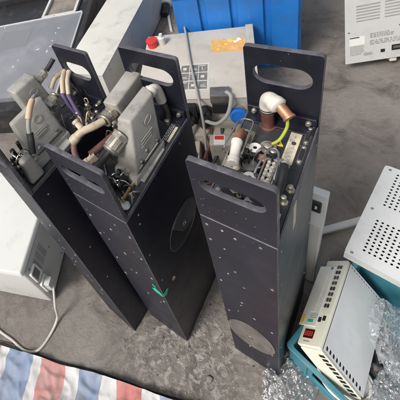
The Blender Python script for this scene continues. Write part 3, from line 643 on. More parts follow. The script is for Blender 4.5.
# printed table on the lid
p = LI(.572, 1.364); tb = MB().box((p.x-.075, p.y-.105, IH), (p.x+.075, p.y+.095, IH+.0006)).build('printed_plate', 'grey_side', rI)
q = MB()
for i in range(3):
    for j in range(3):
        x0 = p.x-.068+i*.046; y0 = p.y-.096+j*.062; q.box((x0, y0, IH+.0006), (x0+.042, y0+.055, IH+.0011))
q.build('printed_cell', 'print_grey', tb)
q = MB()
for i in range(3):
    for j in range(3):
        x0 = p.x-.064+i*.046; y0 = p.y-.092+j*.062
        if (i+2*j) % 3 == 1: q.box((x0+.006, y0+.014, IH+.0011), (x0+.024, y0+.032, IH+.0015))
        elif (i+2*j) % 3 == 2: q.box((x0+.006, y0+.010, IH+.0011), (x0+.034, y0+.014, IH+.0015)).box((x0+.006, y0+.020, IH+.0011), (x0+.028, y0+.024, IH+.0015))
        else: q.box((x0, y0+.040, IH+.0011), (x0+.03, y0+.046, IH+.0015)).box((x0+.01, y0+.01, IH+.0011), (x0+.014, y0+.036, IH+.0015))
q.build('printed_mark', 'grey_side', tb)
b = LI(.642, 1.238)
MB().box((b.x-.045, -.014, IH-.03), (b.x+.045, .050, IH+.024), .004, 2).build('plug', 'dk_metal', rI)
MB().box((b.x-.040, -.018, IH-.10), (b.x+.040, -.003, IH-.030), .002, 1).build('socket', 'hole', rI)
for (wx, wy), z in (((.536, 1.211), .275), ((.497, 1.176), .225)):
    x = LI(wx, wy).x
    q = MB(); q.lathe((x, -.003, z), (0, -1, 0), [(0, .034), (.006, .034), (.008, .024), (.03, .024), (.032, .029), (.055, .029), (.058, .016), (.075, .013)], 22); q.build('connector', 'rubber', rI)
xa = LI(.536, 1.211).x
MB().tube([(b.x+.03, .01, IH+.028), (b.x+.050, -.02, IH+.022), (b.x+.03, -.07, IH-.04), (b.x-.02, -.10, .285), (xa, -.075, .275)], .0095, 10, 8).build('lead', 'grey_cable', rI)
xc = LI(.668, 1.14).x
d = V((.0, -1, .45)).normalized()
q = MB(); q.lathe((xc, -.003, .275), d, [(0, .040), (.010, .040), (.012, .032), (.04, .032), (.042, .035), (.055, .035)], 24); q.build('connector', 'beige_d', rI)
q = MB(); q.lathe(V((xc, -.003, .275))+d*.054, d, [(0, .037), (.030, .037), (.035, .033), (.036, .027), (.033, .025)], 28); q.build('connector_cap', 'blue_cap', rI)
MB().box((.14, -.10, .0), (IW-.06, -.0035, .189), .006, 2).build('casting', 'beige_d', rI)
MB().box((xc-.14, -.17, .0), (xc+.02, -.101, .205), .010, 2).build('casting', 'beige_d', rI)
MB().box((.16, -.21, .0), (.30, -.101, .150), .008, 2).build('casting', 'beige_d', rI)
MB().box((.03, -.09, .0), (.135, -.003, .10), .006, 2).build('casting', 'dk_metal', rI)
MB().box((.17, -.030, .19), (.30, -.003, .33), .004, 2).build('socket_panel', 'hole', rI)
for k_, (x, z, x2) in enumerate(((.20, .30, .16), (.245, .30, .20), (.22, .24, .18), (.27, .245, .24))):
    q = MB(); q.lathe((x, -.030, z), (0, -1, .1), [(0, .019), (.02, .019), (.022, .015), (.045, .015)], 16); q.build('connector', 'rubber', rI)
    MB().tube([(x, -.072, z+.004), (x-.01, -.11, z-.02), (x2, -.15, .14), (x2-.03, -.19, .05), (x2-.06, -.2, .012)], .0075, 10, 8).build('lead', 'rubber', rI)
for x, y, z in ((.18, -.19, .150), (.28, -.19, .150), (.18, -.12, .150), (.20, -.05, .19), (.34, -.03, .19)): MB().lathe((x, y, z), (0, 0, 1), [(0, .012), (.010, .012), (.011, .008)], 6).build('bolt', 'steel', rI)
MB().box((xc-.12, -.165, .205), (xc-.07, -.108, .2056)).build('label', 'label_w', rI)
MB().box((xc-.116, -.135, .2056), (xc-.074, -.112, .2061)).build('label_stripe', 'red', rI)
for k_ in range(4):
    MB().tube([(.36+.05*k_, -.06, .20), (.35+.05*k_, -.13, .17-.02*k_), (.30+.05*k_, -.20, .08), (.25+.04*k_, -.26, .012), (.15+.03*k_, -.30+.02*k_, .012)], .007+.001*(k_ % 2), 10, 8).build('lead', 'rubber' if k_ % 2 else 'brown', rI)
for i, (x, z) in enumerate(((.05, .30), (.10, .24), (.05, .17), (.12, .14))):
    q = MB(); q.lathe((x, -.003, z), (0, -1, 0), [(0, .018), (.012, .018), (.014, .012), (.04, .012)], 16); q.build('connector', 'rubber', rI)
MB().tube([(.05, -.04, .30), (.06, -.09, .28), (.09, -.12, .18), (.13, -.15, .05), (.10, -.22, .02)], .010, 10, 8).build('lead', 'rubber', rI)
for x in (.08, IW-.08):
    for y in (.08, ID-.08): MB().cyl((x, y, 0), (x, y, .013), .018, n=16).build('foot', 'rubber', rI)
# grey cable lying across it and hanging to the ground
o = MB().tube([(.78, 1.86, .372), (.724, 1.715, .3715), (.615, 1.475, .3715), (.520, 1.245, .3715), (.488, 1.165, .345), (.470, 1.13, .24), (.433, 1.09, .05), (.42, 1.10, .012), (.40, 1.16, .011)], .0062, 12, 10).build('cable', 'grey_cable')
tag(o, 'grey cable lying across the beige instrument lid and hanging over its front', 'cable')

# ------------------------------------------------------------------ large off-white case behind
d1 = V((math.cos(R(46.5)), math.sin(R(46.5)), 0)); n1 = V((-d1.y, d1.x, 0))
mx = Matrix((d1, n1, V((0, 0, 1)))).transposed().to_4x4(); mx.translation = V((.157, 1.71, 0))
rW = empty('equipment_case', mx, 'large off-white metal case standing behind the modules, beside the black cabinet', 'case')
MB().box((0, 0, .01), (1.15, .30, .338), .003, 2).build('case', 'white_case', rW)
MB().box((-.004, -.004, .3385), (1.154, .304, .35), .004, 2).build('lid', 'white_case', rW)
for x in (.06, 1.09):
    for y in (.05, .25): MB().cyl((x, y, 0), (x, y, .0105), .02, n=16).build('foot', 'rubber', rW)
for x in (.1, .5, .9): MB().lathe((x, -.0002, .30), (0, -1, 0), [(0, .006), (.002, .005)], 12).build('screw', 'steel', rW)

# ------------------------------------------------------------------ black cabinet with grey panel and window
A = V((.288, 2.618, 0)); B_ = V((-.333, 2.965, 0)); Cc = V((-.192, 1.987, 0))
xx = (A-B_).normalized(); yy = V((-xx.y, xx.x, 0))
mx = Matrix((xx, yy, V((0, 0, 1)))).transposed().to_4x4(); mx.translation = A
rK = empty('black_cabinet', mx, 'black cabinet lying on its back with a grey panel and a small framed window', 'cabinet')
# local: x<=0 to the left along the far edge of the panel, y<0 towards the camera
MB().box((-1.05, -.98, .0), (.10, .48, .235), .004, 2).build('body', 'cab_black', rK)
MB().box((-.86, -.90, .236), (-.004, -.004, .280), .004, 2).build('panel', 'cab_grey', rK)
MB().box((-.862, -.004, .236), (.006, .010, .292), .003, 1).build('panel_lip', 'grey_panel', rK)
MB().box((-.003, -.90, .236), (.012, -.005, .286), .003, 1).build('panel_lip', 'grey_panel', rK)
MB().box((.060, -.98, .2355), (.10, .48, .330), .004, 2).build('side_wall', 'cab_black', rK)
MB().box((-1.05, .440, .2355), (.0595, .48, .300), .004, 2).build('side_wall', 'cab_black', rK)
w0, w1 = (.0, 0), (0, 0)
fr = plate_mesh(rrect(-.40, .050, -.075, .40, .01, 3), [rrect(-.375, .075, -.10, .375, .004, 3)], .03, .002); fr.transform(Matrix.Translation((0, 0, .236)))
fo = link('window_frame', fr, 'grey_side', rK, 30)
MB().box((-.376, .074, .2355), (-.099, .376, .2385)).build('window_pane', mat('window_glass', (.20, .17, .14), .12, 0, .5, 5), fo)
for k in range(3): MB().lathe((-.75+.25*k, .003, .292), (0, 0, 1), [(0, .007), (.003, .005)], 12).build('screw', 'steel', rK)
for k in range(16):
    MB().box((.012+rnd.uniform(0, .03), .03+.024*k, .2355), (.022+rnd.uniform(.01, .03), .042+.024*k, .245+rnd.random()*.02), .001, 1).build('terminal', 'dk_metal', rK) if k % 2 else None
q = MB(); 
MB().box((-.71, -.34, .2803), (-.42, -.10, .2809)).build('grille_patch', 'patch_grey', rK)
for k_, (wx, wy) in enumerate(((-.03, 2.42), (-.06, 2.36), (-.10, 2.32), (.02, 2.50), (.06, 2.55), (-.16, 2.40), (-.33, 2.38), (-.38, 2.33))):
    l_ = mx.inverted() @ V((wx, wy, .28)); splash('scuff', Matrix.Translation((l_.x, l_.y, .2801)) @ Matrix.Rotation(.7*k_, 4, 'Z'), .008+.002*(k_ % 3), 60+k_, 'grey_side', rK, 14, 1.5, .7, .0004)
hb = MB().box((-.80, -.47, .280), (-.70, -.40, .300), .006, 2).build('latch', 'rubber', rK)

# ------------------------------------------------------------------ blue ribbed bin
b0 = V((1.239, 1.40, 0)); ang = R(145); ub = V((math.cos(ang), math.sin(ang), 0)); vb = V((ub.y, -ub.x, 0)); vb = vb if vb.y > 0 else -vb
mx = Matrix((-ub, vb, V((0, 0, 1)))).transposed().to_4x4(); mx.translation = b0+ub*.66
rU = empty('blue_bin', mx, 'bright blue ribbed plastic bin behind the beige instrument', 'bin')
BW, BD, BH = .66, .55, .62
q = MB()
# corrugated front skin: outline in plan then extruded
def ribbed():
    P = []
    nr = 4
    for i in range(nr):
        x0 = BW*i/nr; x1 = BW*(i+1)/nr
        P += [(x0+.012, .018), (x0+.020, .0), (x1-.020, .0), (x1-.012, .018)]
    P += [(BW, .03), (BW, BD), (0, BD), (0, .03)]
    return P
me = plate_mesh(ribbed(), [], BH, .003); wall = link('shell', me, 'blue', rU, 25)
me = plate_mesh(rrect(-.015, -.015, BW+.015, BD+.015, .02, 4), [rrect(.02, .03, BW-.02, BD-.02, .02, 4)], .05, .003); me.transform(Matrix.Translation((0, 0, BH-.03))); link('rim', me, 'blue', rU, 25)
me = plate_mesh(rrect(.01, .008, BW-.01, BD-.01, .02, 4), [], .02, .002); me.transform(Matrix.Translation((0, 0, .0))); link('base', me, 'blue', rU, 25)

# ------------------------------------------------------------------ white instrument upper right, standing
i0, i1 = V((1.415, 1.274, 0)), V((1.642, 1.171, 0)); e = (i1-i0).normalized(); nb = V((-e.y, e.x, 0))
mx = Matrix((e, nb, V((0, 0, 1)))).transposed().to_4x4(); mx.translation = i0; mx = mx @ Matrix.Rotation(R(-14), 4, 'X')
mx.translation = V((1.364, 1.228, .072))
rT = empty('white_instrument', mx, 'white instrument with louvred slots and printed labels on its rear, standing upper right', 'instrument')
MB().box((.11, .006, .012), (.44, .27, .40), .004, 2).build('case', 'white_panel', rT)
MB().box((-.003, -.002, -.003), (.463, .0055, .424), .002, 1).build('rear_panel', 'rear_white', rT)
k = .247/54  # metres per photo pixel along this face
q = MB()
for col_ in ((.045, .145), (.165, .30)):
    for r_ in range(11):
        if r_ in (3, 4): continue
        z = .405-.0165*r_
        if z < .205: break
        q.box((col_[0], -.0032, z), (col_[1], -.0022, z+.0065))
q.build('vent_slot', 'ink_soft', rT)
o = MB().box((.015, -.0030, .105), (.082, -.0022, .155)).build('label', 'label_w', rT)
o = MB().box((.016, -.0038, .148), (.058, -.0031, .154)).build('small_print', 'ink', o)
lines((.018, -.0034, .045), (1, 0, 0), (0, 0, 1), .062, .058, 7, 11).build('small_print', 'ink_soft', rT, 0)
lines((.105, -.0034, .135), (1, 0, 0), (0, 0, 1), .12, .03, 3, 12, lw=.7).build('small_print', 'ink_soft', rT, 0)
lines((.105, -.0034, .095), (1, 0, 0), (0, 0, 1), .19, .03, 3, 14).build('small_print', 'ink_soft', rT, 0)
for x in (.088, .108):
    plate('round_mark', circ(x, .045, .0105, 24), [circ(x, .045, .0070, 20)], .0006, 'ink_soft', rT, frame((0, -.0022, 0), (1, 0, 0), (0, 0, 1)), .0001)
    MB().box((x-.004, -.0033, .041), (x+.004, -.0024, .049)).build('round_mark', 'ink_soft', rT)
MB().box((.153, -.0034, .042), (.171, -.0021, .060)).build('port', 'hole', rT)
MB().box((.20, -.0034, .044), (.30, -.0021, .076)).build('port', 'hole', rT)
MB().box((.206, -.0042, .055), (.25, -.0034, .068)).build('port_insert', 'dk_metal', rT)
for x in (.012, .23, .45): MB().lathe((x, -.002, .185), (0, -1, 0), [(0, .005), (.002, .004)], 12).build('screw', 'steel', rT)
for x in (.20, .35):
    for y in (.008, .22): MB().box((x, y, -.030), (x+.030, y+.04, .0119 if y > .1 else -.0031), .003, 1).build('foot', 'white_pl', rT)

# ------------------------------------------------------------------ white upright case right of the modules
mx = frame((.485-.22*.45, .455+.22*.89, 0), (.22*.45, -.22*.89, 0), (0, 0, 1)) if False else None
eW = V((-.60, .80, 0)).normalized(); lean = V((.554-.485, .5-.455, .5)).normalized()
o0 = V((.485, .455, 0)); yW = V((-.35, .35, 0)).normalized()
zW = lean; xW = V((.57, -.82, 0)); xW = (xW-zW*xW.dot(zW)).normalized(); yW = zW.cross(xW)
mx = Matrix((xW, yW, zW)).transposed().to_4x4(); mx.translation = o0+V((0, 0, .012))
rS = empty('upright_case', mx, 'thin white upright panel case with a black power socket, leaning right of the oval-covered module', 'case')
MB().box((-.13, .0, 0), (0, .030, .505), .004, 2).build('case', 'white_panel', rS)
MB().box((-.125, -.004, .0), (-.005, -.0004, .34), .002, 1).build('lower_panel', 'grey_side', rS)
so_ = MB().box((-.060, -.010, .425), (-.012, -.0004, .475), .003, 1).build('power_socket', 'rubber', rS)
for x in (-.046, -.026): MB().box((x-.003, -.0112, .444), (x+.003, -.0098, .458)).build('socket_hole', 'label_w', so_)
# ------------------------------------------------------------------ pale plastic strip on the ground
p0, p1 = V((.620, .60, 0)), V((.80, .570, 0)); e = (p1-p0).normalized(); nrm = V((-e.y, e.x, 0))
mm = Matrix((e, nrm, V((0, 0, 1)))).transposed().to_4x4(); mm.translation = p0+V((0, 0, .004))
o = MB().box((0, -.015, 0), (.22, .015, .006), .002, 1).box((0, -.015, .005), (.22, -.011, .016), .001, 1).build('plastic_strip', 'grey_side', None, 35); o.matrix_world = mm
tag(o, 'pale grey plastic channel strip lying on the ground beside the perforated instrument', 'strip')

# ------------------------------------------------------------------ perforated instrument
TL, BL, BR = V((.903, .604, .29)), V((.555, .42, .29)), V((.606, .278, .29))
ul = (TL-BL); LL = ul.length; ul.normalize(); vr = V((ul.y, -ul.x, 0))
mx = Matrix((ul, -vr, V((0, 0, 1)))).transposed().to_4x4(); mx.translation = V((BL.x, BL.y, 0))
rP = empty('perforated_instrument', mx, 'white instrument with a cover of many small round holes, right edge', 'instrument')
holes = []
for s0_, s1_ in ((.10, .41), (.585, .935)):
    ns = int(round((s1_-s0_)*LL/.0138))
    for i in range(ns+1):
        for j in range(24): holes.append(circ(s0_*LL+i*(s1_-s0_)*LL/ns, -(.043+.0142*j), .0036, 10))
me = plate_mesh(rrect(0, -.42, LL, 0, .012, 4), holes, .0022, .0003); me.transform(Matrix.Translation((0, 0, .2878))); link('cover', me, 'white_panel', rP, 30)
q = MB(); q.box((.001, -.419, .250), (.005, -.001, .2876)).box((LL-.005, -.419, .25), (LL-.001, -.001, .2876)).box((.005, -.005, .25), (LL-.005, -.001, .2876)).box((.005, -.419, .25), (LL-.005, -.415, .2876))
q.build('cover_skirt', 'white_panel', rP)
MB().box((.008, -.41, .264), (LL-.008, -.008, .270)).build('inner_tray', 'hole', rP)
MB().box((.150, -.36, .012), (LL-.01, -.012, .262), .004, 2).build('case', 'grey_side', rP)
for x in (.19, LL-.05):
    for y in (-.33, -.05): MB().cyl((x, y, 0), (x, y, .0125), .015, n=14).build('foot', 'rubber', rP)
for s_ in (.03, .5, .96): MB().lathe((s_*LL, -.018, .290), (0, 0, 1), [(0, .005), (.0015, .004)], 12).build('screw', 'steel', rP)

# ------------------------------------------------------------------ teal crate and what lies in it
dC = V((.309, -.951, 0)); nC = V((.951, .309, 0))
mx = Matrix((dC, nC, V((0, 0, 1)))).transposed().to_4x4(); mx.translation = V((0, 0, 0))
mx.translation = V((.246, .288, 0))
rQ = empty('plastic_crate', mx, 'teal plastic crate under the cream controller, full of cables', 'crate')
HX0, HX1 = .072, .185
CL, CW, CH = .52, .405, .200
q = MB(); t = .007
q.box((0, CW-t, 0), (CL, CW, CH), .002, 1).box((0, t, 0), (t, CW-t, CH), .002, 1).box((CL-t, t, 0), (CL, CW-t, CH), .002, 1)
q.build('wall', 'teal', rQ)
me = plate_mesh([(0, 0), (CL, 0), (CL, CH-.002), (0, CH-.002)], [rrect(HX0, .075, HX1, .150, .012, 4)], t, .001); me.transform(frame((0, t, 0), (1, 0, 0), (0, 0, 1))); link('wall', me, 'teal', rQ, 30)
MB().box((t, t, .004), (CL-t, CW-t, .012)).build('base', 'teal', rQ)
me = plate_mesh(rrect(-.009, -.009, CL+.009, CW+.009, .012, 4), [rrect(.006, .006, CL-.006, CW-.006, .008, 4)], .014, .002); me.transform(Matrix.Translation((0, 0, CH-.012))); link('rim', me, 'teal', rQ, 30)
for k in (0, 2.2, 3.2, 4.2): MB().box((.05+.1*k, -.006, .02), (.058+.1*k, -.0002, CH-.014), .001, 1).build('rib', 'teal', rQ)
MC = mx.copy()
q = MB(); rr = random.Random(4)
for i in range(9):
    cx, cy = .130+rr.uniform(-.01, .01), .070+rr.uniform(-.008, .008); ra = rr.uniform(.045, .060)
    q.tube([MC @ V((cx+ra*1.1*math.cos(t), cy+ra*.95*math.sin(t), (.025+.0065*i+.006*math.sin(t*2+i)))) for t in [2*math.pi*k_/12 for k_ in range(12)]], .0055, 8, 4, True)
tag(q.build('cable_coil', 'grey_cable'), 'coil of grey cable in the near corner of the teal crate', 'cable')
q = MB()
for i in range(5):
    cx, cy = .130+rr.uniform(-.01, .01), .070+rr.uniform(-.008, .008); ra = rr.uniform(.045, .062)
    q.tube([MC @ V((cx+ra*1.1*math.cos(t), cy+ra*.9*math.sin(t), (.088+.0068*i+.006*math.sin(t*2+i*1.7)))) for t in [2*math.pi*k_/12 for k_ in range(12)]], .0048, 8, 4, True)
tag(q.build('cable_coil', 'label_w'), 'coil of white cable on top of the grey coil in the teal crate', 'cable')
lab = ['dull metal elbow fitting among the loose fittings in the teal crate']*14
for i in range(26):
    x, y, z = rr.uniform(.10, .28), rr.uniform(.11, .25), rr.uniform(.03, .13); a = rr.uniform(0, 6.28); l = rr.uniform(.05, .10); ra = rr.uniform(.009, .017)
    d = V((math.cos(a), math.sin(a), rr.uniform(-.25, .35))); p = V((x, y, z)); p2 = V((min(max((p+d*l).x, .04), CL-.04), min(max((p+d*l).y, .04), CW-.04), min(max((p+d*l).z, .03), .13)))
    q = MB(); d2 = (p2-p).normalized(); q.lathe(MC @ p, MC.to_3x3() @ d2, [(0, ra), (.012, ra), (.013, ra*.75), (l*.8, ra*.75), (l*.8+.001, ra*1.1), (l, ra*1.1), (l, ra*.6), (l*.85, ra*.55)], 16)
    tag(q.build('pipe_fitting', 'dk_metal' if i % 3 else 'steel'), 'dull grey metal pipe fitting lying loose in the teal crate', 'fitting', 'loose metal fittings in the crate')

# ------------------------------------------------------------------ cream controller lying on the crate edge
aL = V((.816, .526, -.238)); aD = V((.227, -.672, -.705)); aT = V((-.531, .522, -.668))
aL.normalize(); aD = (aD-aL*aD.dot(aL)).normalized(); aT = aL.cross(aD); aT = aT if aT.z < 0 else -aT
hand = aL.cross(aD).dot(aT)
O = V((.301, .238, .300))
mx = Matrix((aL, aD, aT)).transposed().to_4x4() if hand > 0 else Matrix((aL, -aD, aT)).transposed().to_4x4(); mx.translation = O
sg = 1 if hand > 0 else -1
rR = empty('controller', mx, 'cream controller with aluminium cover and red digit display, lying on the teal crate', 'controller')
cl, cdp, ct = .331, .172, .072
def Y(a, b): return (a, b) if sg > 0 else (-b, -a)
def cb(x0, x1, y0, y1, z0, z1, bev=0, seg=1):
    y0, y1 = Y(y0, y1); return MB().box((x0, y0, z0), (x1, y1, z1), bev, seg)
cb(.004, cl-.004, .012, cdp, .003, ct, .002).build('chassis', 'cream', rR)
cb(0, cl, 0, .0115, 0, ct+.002, .003, 2).build('front_panel', 'cream', rR)
# aluminium side cover (outer face z = 0) with slots along two edges
def sy(v): return v if sg > 0 else -v
outl = [(.006, .013), (cl-.002, .013), (cl-.002, cdp), (.006, cdp)]
hl = []
for k in range(11): hl.append(rrect(.012, .020+.0132*k, .026, .0275+.0132*k, .003, 3))
for k in range(13): hl.append(rrect(cl-.012, .019+.0112*k, cl-.007, .0255+.0112*k, .0015, 2))
me = plate_mesh([(x, sy(y)) for x, y in outl], [[(x, sy(y)) for x, y in h_] for h_ in hl], .0018, .0003); me.transform(Matrix.Translation((0, 0, -.001)))
link('side_cover', me, 'silver', rR, 30)
cb(.006, cl-.004, .0135, cdp-.002, .0012, .0028).build('inner_dark', 'hole', rR)
# end lip, cream with vent slots
cb(-.003, .0035, .012, cdp, .002, ct, .002).build('end_cap', 'cream', rR)
for k in range(10): cb(-.0042, -.0026, .026+.0142*k, .034+.0142*k, .006, .022).build('vent_slot', 'hole', rR)
# front: buttons in two rows, two jacks, red display, sleeve with papers
for k in range(8):
    for z0 in (.012, .021):
        x = .135+.0225*k; bt = cb(x, x+.013, -.003, .0004, z0, z0+.0065, .001).build('button', 'ink' if k % 3 else 'rubber', rR)
for x, z0 in ((.088, .010), (.082, .023)): cb(x, x+.016, -.002, .0004, z0, z0+.009, .0005).build('jack', 'hole', rR)
ds = cb(.022, .052, -.0016, .0004, .030, .062, .0005).build('display', 'led', rR)
SEG = {'0': 'abcdef', '8': 'abcdefg'}
for k in range(4):
    q = MB(); z0 = .0335+.007*k; z1 = z0+.0045; x0, x1 = .029, .045; xm = (x0+x1)/2; th = .0011
    def sgm(xa, xb, za, zb): 
        y0, y1 = Y(-.0022, -.0015); q.box((xa, y0, za), (xb, y1, zb))
    sgm(x0, x0+th, z0, z1); sgm(x1-th, x1, z0, z1); sgm(xm-th/2, xm+th/2, z0+th, z1-th)
    sgm(x0+th, x1-th, z0, z0+th) ; sgm(x0+th, x1-th, z1-th, z1)
    q.build('digit', 'digit', ds)
cb(.0095, .0115, -.0014, .0004, .036, .056).build('small_print', 'ink_soft', rR)
pp = cb(.062, .300, -.004, -.0008, .032, .088, .0008).build('document_sleeve', 'paper', rR)
cb(.074, .084, -.0048, -.0039, .044, .062).build('green_print', 'green', pp)
cb(.068, .098, -.0048, -.0039, .074, .083).build('yellow_print', 'yellow', pp)
cb(.286, .296, -.0048, -.0039, .038, .046).build('green_print', 'teal', pp)
cb(.112, .27, -.0048, -.0039, .050, .066).build('folded_paper', 'cream', pp)
oo, ax_, az_ = V((.10, sy(-.0044), .036)), V((1, 0, 0)), V((0, 0, 1))
lines((.088, sy(-.0044), .036), (0, 0, 1), (1, 0, 0), .03, .02, 3, 21).build('small_print', 'ink_soft', pp, 0)

# ------------------------------------------------------------------ clear plastic wrapping
def film(name, cx, cy, z, rx, ry, h, seed, label, rot=0, under=True):
    q = random.Random(seed); b = MB(); nu, nv = 84, 84
    ph = [(q.uniform(0, 6.28), q.uniform(3, 14), q.uniform(0, 6.28), q.uniform(3, 14)) for _ in range(11)]
    from mathutils import noise as ns
    grid = []
    for i in range(nu+1):
        row = []
        for j in range(nv+1):
            u, v_ = i/nu*2-1, j/nv*2-1
            # square to disc
            X = u*math.sqrt(1-v_*v_/2); Yv = v_*math.sqrt(1-u*u/2); r_ = min(1, math.hypot(X, Yv))
            e_ = 1+.22*ns.noise(V((X*2.2, Yv*2.2, seed)))
            p = V((X*rx*e_, Yv*ry*e_, 0))
            def rdg(f, o_): return (1-min(1, abs(ns.noise(V((X*f+o_, Yv*f, seed+o_))))*2.2))**2
            wx = .25*ns.noise(V((X*2, Yv*2, seed+31))); X2, Y2 = X+wx, Yv-wx
            zz = h*(1-r_**2.2)*(.55+.35*rdg(2.3, 1)+.30*rdg(4.1, 5))+.016*rdg(4.2, 9)+.007*rdg(7.5, 13)
            p += V((.06*rx*ns.noise(V((X*6, Yv*6, seed+9))), .06*ry*ns.noise(V((X*6, Yv*6, seed+19))), zz+.003))
            row.append(b.b.verts.new(p))
        grid.append(row)
    for i in range(nu):
        for j in range(nv): b.b.faces.new((grid[i][j], grid[i+1][j], grid[i+1][j+1], grid[i][j+1]))
    o = b.build(name, 'film', None, 0)
    o.data.polygons.foreach_set('use_smooth', [True]*len(o.data.polygons))
    o.location = (cx, cy, z); o.rotation_euler = (0, 0, rot); tag(o, label, 'plastic film', 'clear plastic wrapping'); return o
film('plastic_film', .195, .235, .004, .075, .130, .05, 3, 'crumpled clear plastic film on the ground between the module and the teal crate', R(-50))
film('plastic_film', .515, .195, .20, .058, .105, .10, 8, 'bulging clear plastic bag over the right side of the teal crate', R(-35))
film('plastic_film', .42, .10, .17, .09, .05, .06, 15, 'clear plastic film at the lower right, over the fittings in the crate', R(20))

# ------------------------------------------------------------------ cream printer-like case at the left
c0 = V((-.539, .804, 0)); ph_ = .36
e1 = (V((-.409, .931, 0))-c0); e1 = V((.52, .854, 0)).normalized(); n2 = V((-e1.y, e1.x, 0))
mx = Matrix((e1, n2, V((0, 0, 1)))).transposed().to_4x4(); mx.translation = c0
rO = empty('office_machine', mx, 'cream plastic machine with vent grilles and a cable plug, at the left edge', 'office machine')
q = MB()
q.hexa([(0, 0, .015), (.46, 0, .015), (.46, .42, .015), (0, .42, .015), (0, 0, ph_-.02), (.46, 0, ph_-.02), (.46, .42, ph_-.02), (0, .42, ph_-.02)], .012, 3)
q.build('case', 'printer', rO)
q = MB(); q.hexa([(-.012, -.006, ph_-.021), (.47, -.006, ph_-.021), (.47, .43, ph_-.021), (-.012, .43, ph_-.021), (-.004, .004, ph_), (.46, .004, ph_), (.46, .42, ph_), (-.004, .42, ph_)], .006, 3); q.build('lid', 'printer', rO)
sp = MB().box((.012, -.004, .03), (.45, .0005, ph_-.03), .002, 1).build('side_panel', 'grey_side', rO)
for x0 in (.055, .225):
    q = MB()
    for i in range(8):
        for j in range(3): q.box((x0+.033*j, -.0055, .21+.012*i), (x0+.033*j+.026, -.0035, .2145+.012*i))
    q.build('vent_grille', 'ink_soft', sp)
for x, z in ((.03, .31), (.20, .06), (.42, .30), (.17, .20), (.03, .10)): MB().lathe((x, -.0038, z), (0, -1, 0), [(0, .005), (.002, .004)], 12).build('screw', 'dk_metal', sp)
for zz, kk in ((.30, 0), (.19, 1)):
    me = plate_mesh(rrect(0, 0, .050, .085, .008, 4), [rrect(.007, .007, .043, .078, .004, 4)], .012, .001); me.transform(frame((.012, -.004, zz-.085), (1, 0, 0), (0, 0, 1))); o = link('socket_frame', me, 'label_w', rO, 30)
    MB().box((.020, -.010, zz-.077), (.054, -.0045, zz-.008), .002, 1).build('socket', 'grey_side' if kk else 'dk_metal', o)
for x in (.05, .40):
    for y in (.05, .36): MB().cyl((x, y, 0), (x, y, .016), .018, n=14).build('foot', 'rubber', rO)
pl = MB().box((.018, -.045, .115), (.056, -.012, .182), .006, 2); pl.build('plug', 'grey_side', rO)
w0 = mx @ V((.037, -.044, .14))
o = MB().tube([w0, (-.507, .746, .10), (-.532, .728, .025), (-.585, .688, .006), (-.650, .655, .006), (-.710, .677, .006), (-.762, .737, .006), (-.815, .793, .006), (-.88, .88, .006)], .0055, 10, 10).build('cable', 'beige_cable')
tag(o, 'beige cable looping from the cream machine across the ground', 'cable')

# ------------------------------------------------------------------ striped tarp
ndir = (.856, -.517)
bounds = [(-1.30, 'b'), (-1.18, 'w'), (-1.105, 'r'), (-1.058, 'w'), (-1.013, 'b'), (-.890, 'w'), (-.851, 'r'), (-.738, 'w'), (-.676, 'b'), (-.587, 'w'), (-.518, 'r'), (-.425, 'w'), (-.36, 'b'), (-.25, 'w'), (-.19, 'r'), (.0, 'r')]
M['tarp'] = tarp_mat(ndir, bounds)
ea, eb = V((-1.20, .988, 0)), V((.12, .124, 0)); eu = (eb-ea); el_ = eu.length; eu.normalize(); ev = V((eu.y, -eu.x, 0))
b = MB(); from mathutils import noise as ns
nu, nv = 220, 110; grid = []
for i in range(nu+1):
    row = []
    for j in range(nv+1):
        p = ea+eu*(el_*i/nu)+ev*(.75*j/nv); t = j/nv
        def rg(f, o_): return (1-min(1, abs(ns.noise(V((p.x*f+o_, p.y*f*1.3, o_))))*3))**3
        h = .006+.012*rg(5, 3)+.008*rg(9, 8)+.005*rg(16, 12)+.03*max(0, ns.noise(V((p.x*4, p.y*4, 2))))+.022*abs(ns.noise(V((p.x*10, p.y*10, 5))))+.010*abs(ns.noise(V((p.x*21, p.y*21, 15))))+.004*ns.noise(V((p.x*30, p.y*30, 7)))
        h += .008*math.exp(-j*.5)
        p += ev*(.012*ns.noise(V((p.x*5, p.y*5, 11)))*math.exp(-j*.1))
        p.z = max(.003, h); row.append(b.b.verts.new(p))
    grid.append(row)
for i in range(nu):
    for j in range(nv): b.b.faces.new((grid[i][j], grid[i+1][j], grid[i+1][j+1], grid[i][j+1]))
o = b.build('tarp', 'tarp', None, 0); o.data.polygons.foreach_set('use_smooth', [True]*len(o.data.polygons))
tag(o, 'red, white and blue striped woven tarp spread on the ground at lower left', 'tarp')
q = MB(); q.tube([ea-ev*.012+V((0, 0, .003))+eu*(el_*k_/14)-ev*(.004*math.sin(k_*1.7)) for k_ in range(15)], .0028, 8, 4)  # dark strip laid in for the seam and shadow line beside the tarp
tag(q.build('seam_shadow_strip', 'rubber'), 'thin dark strip standing for the seam and shadow line at the striped tarp edge', 'shadow strip')

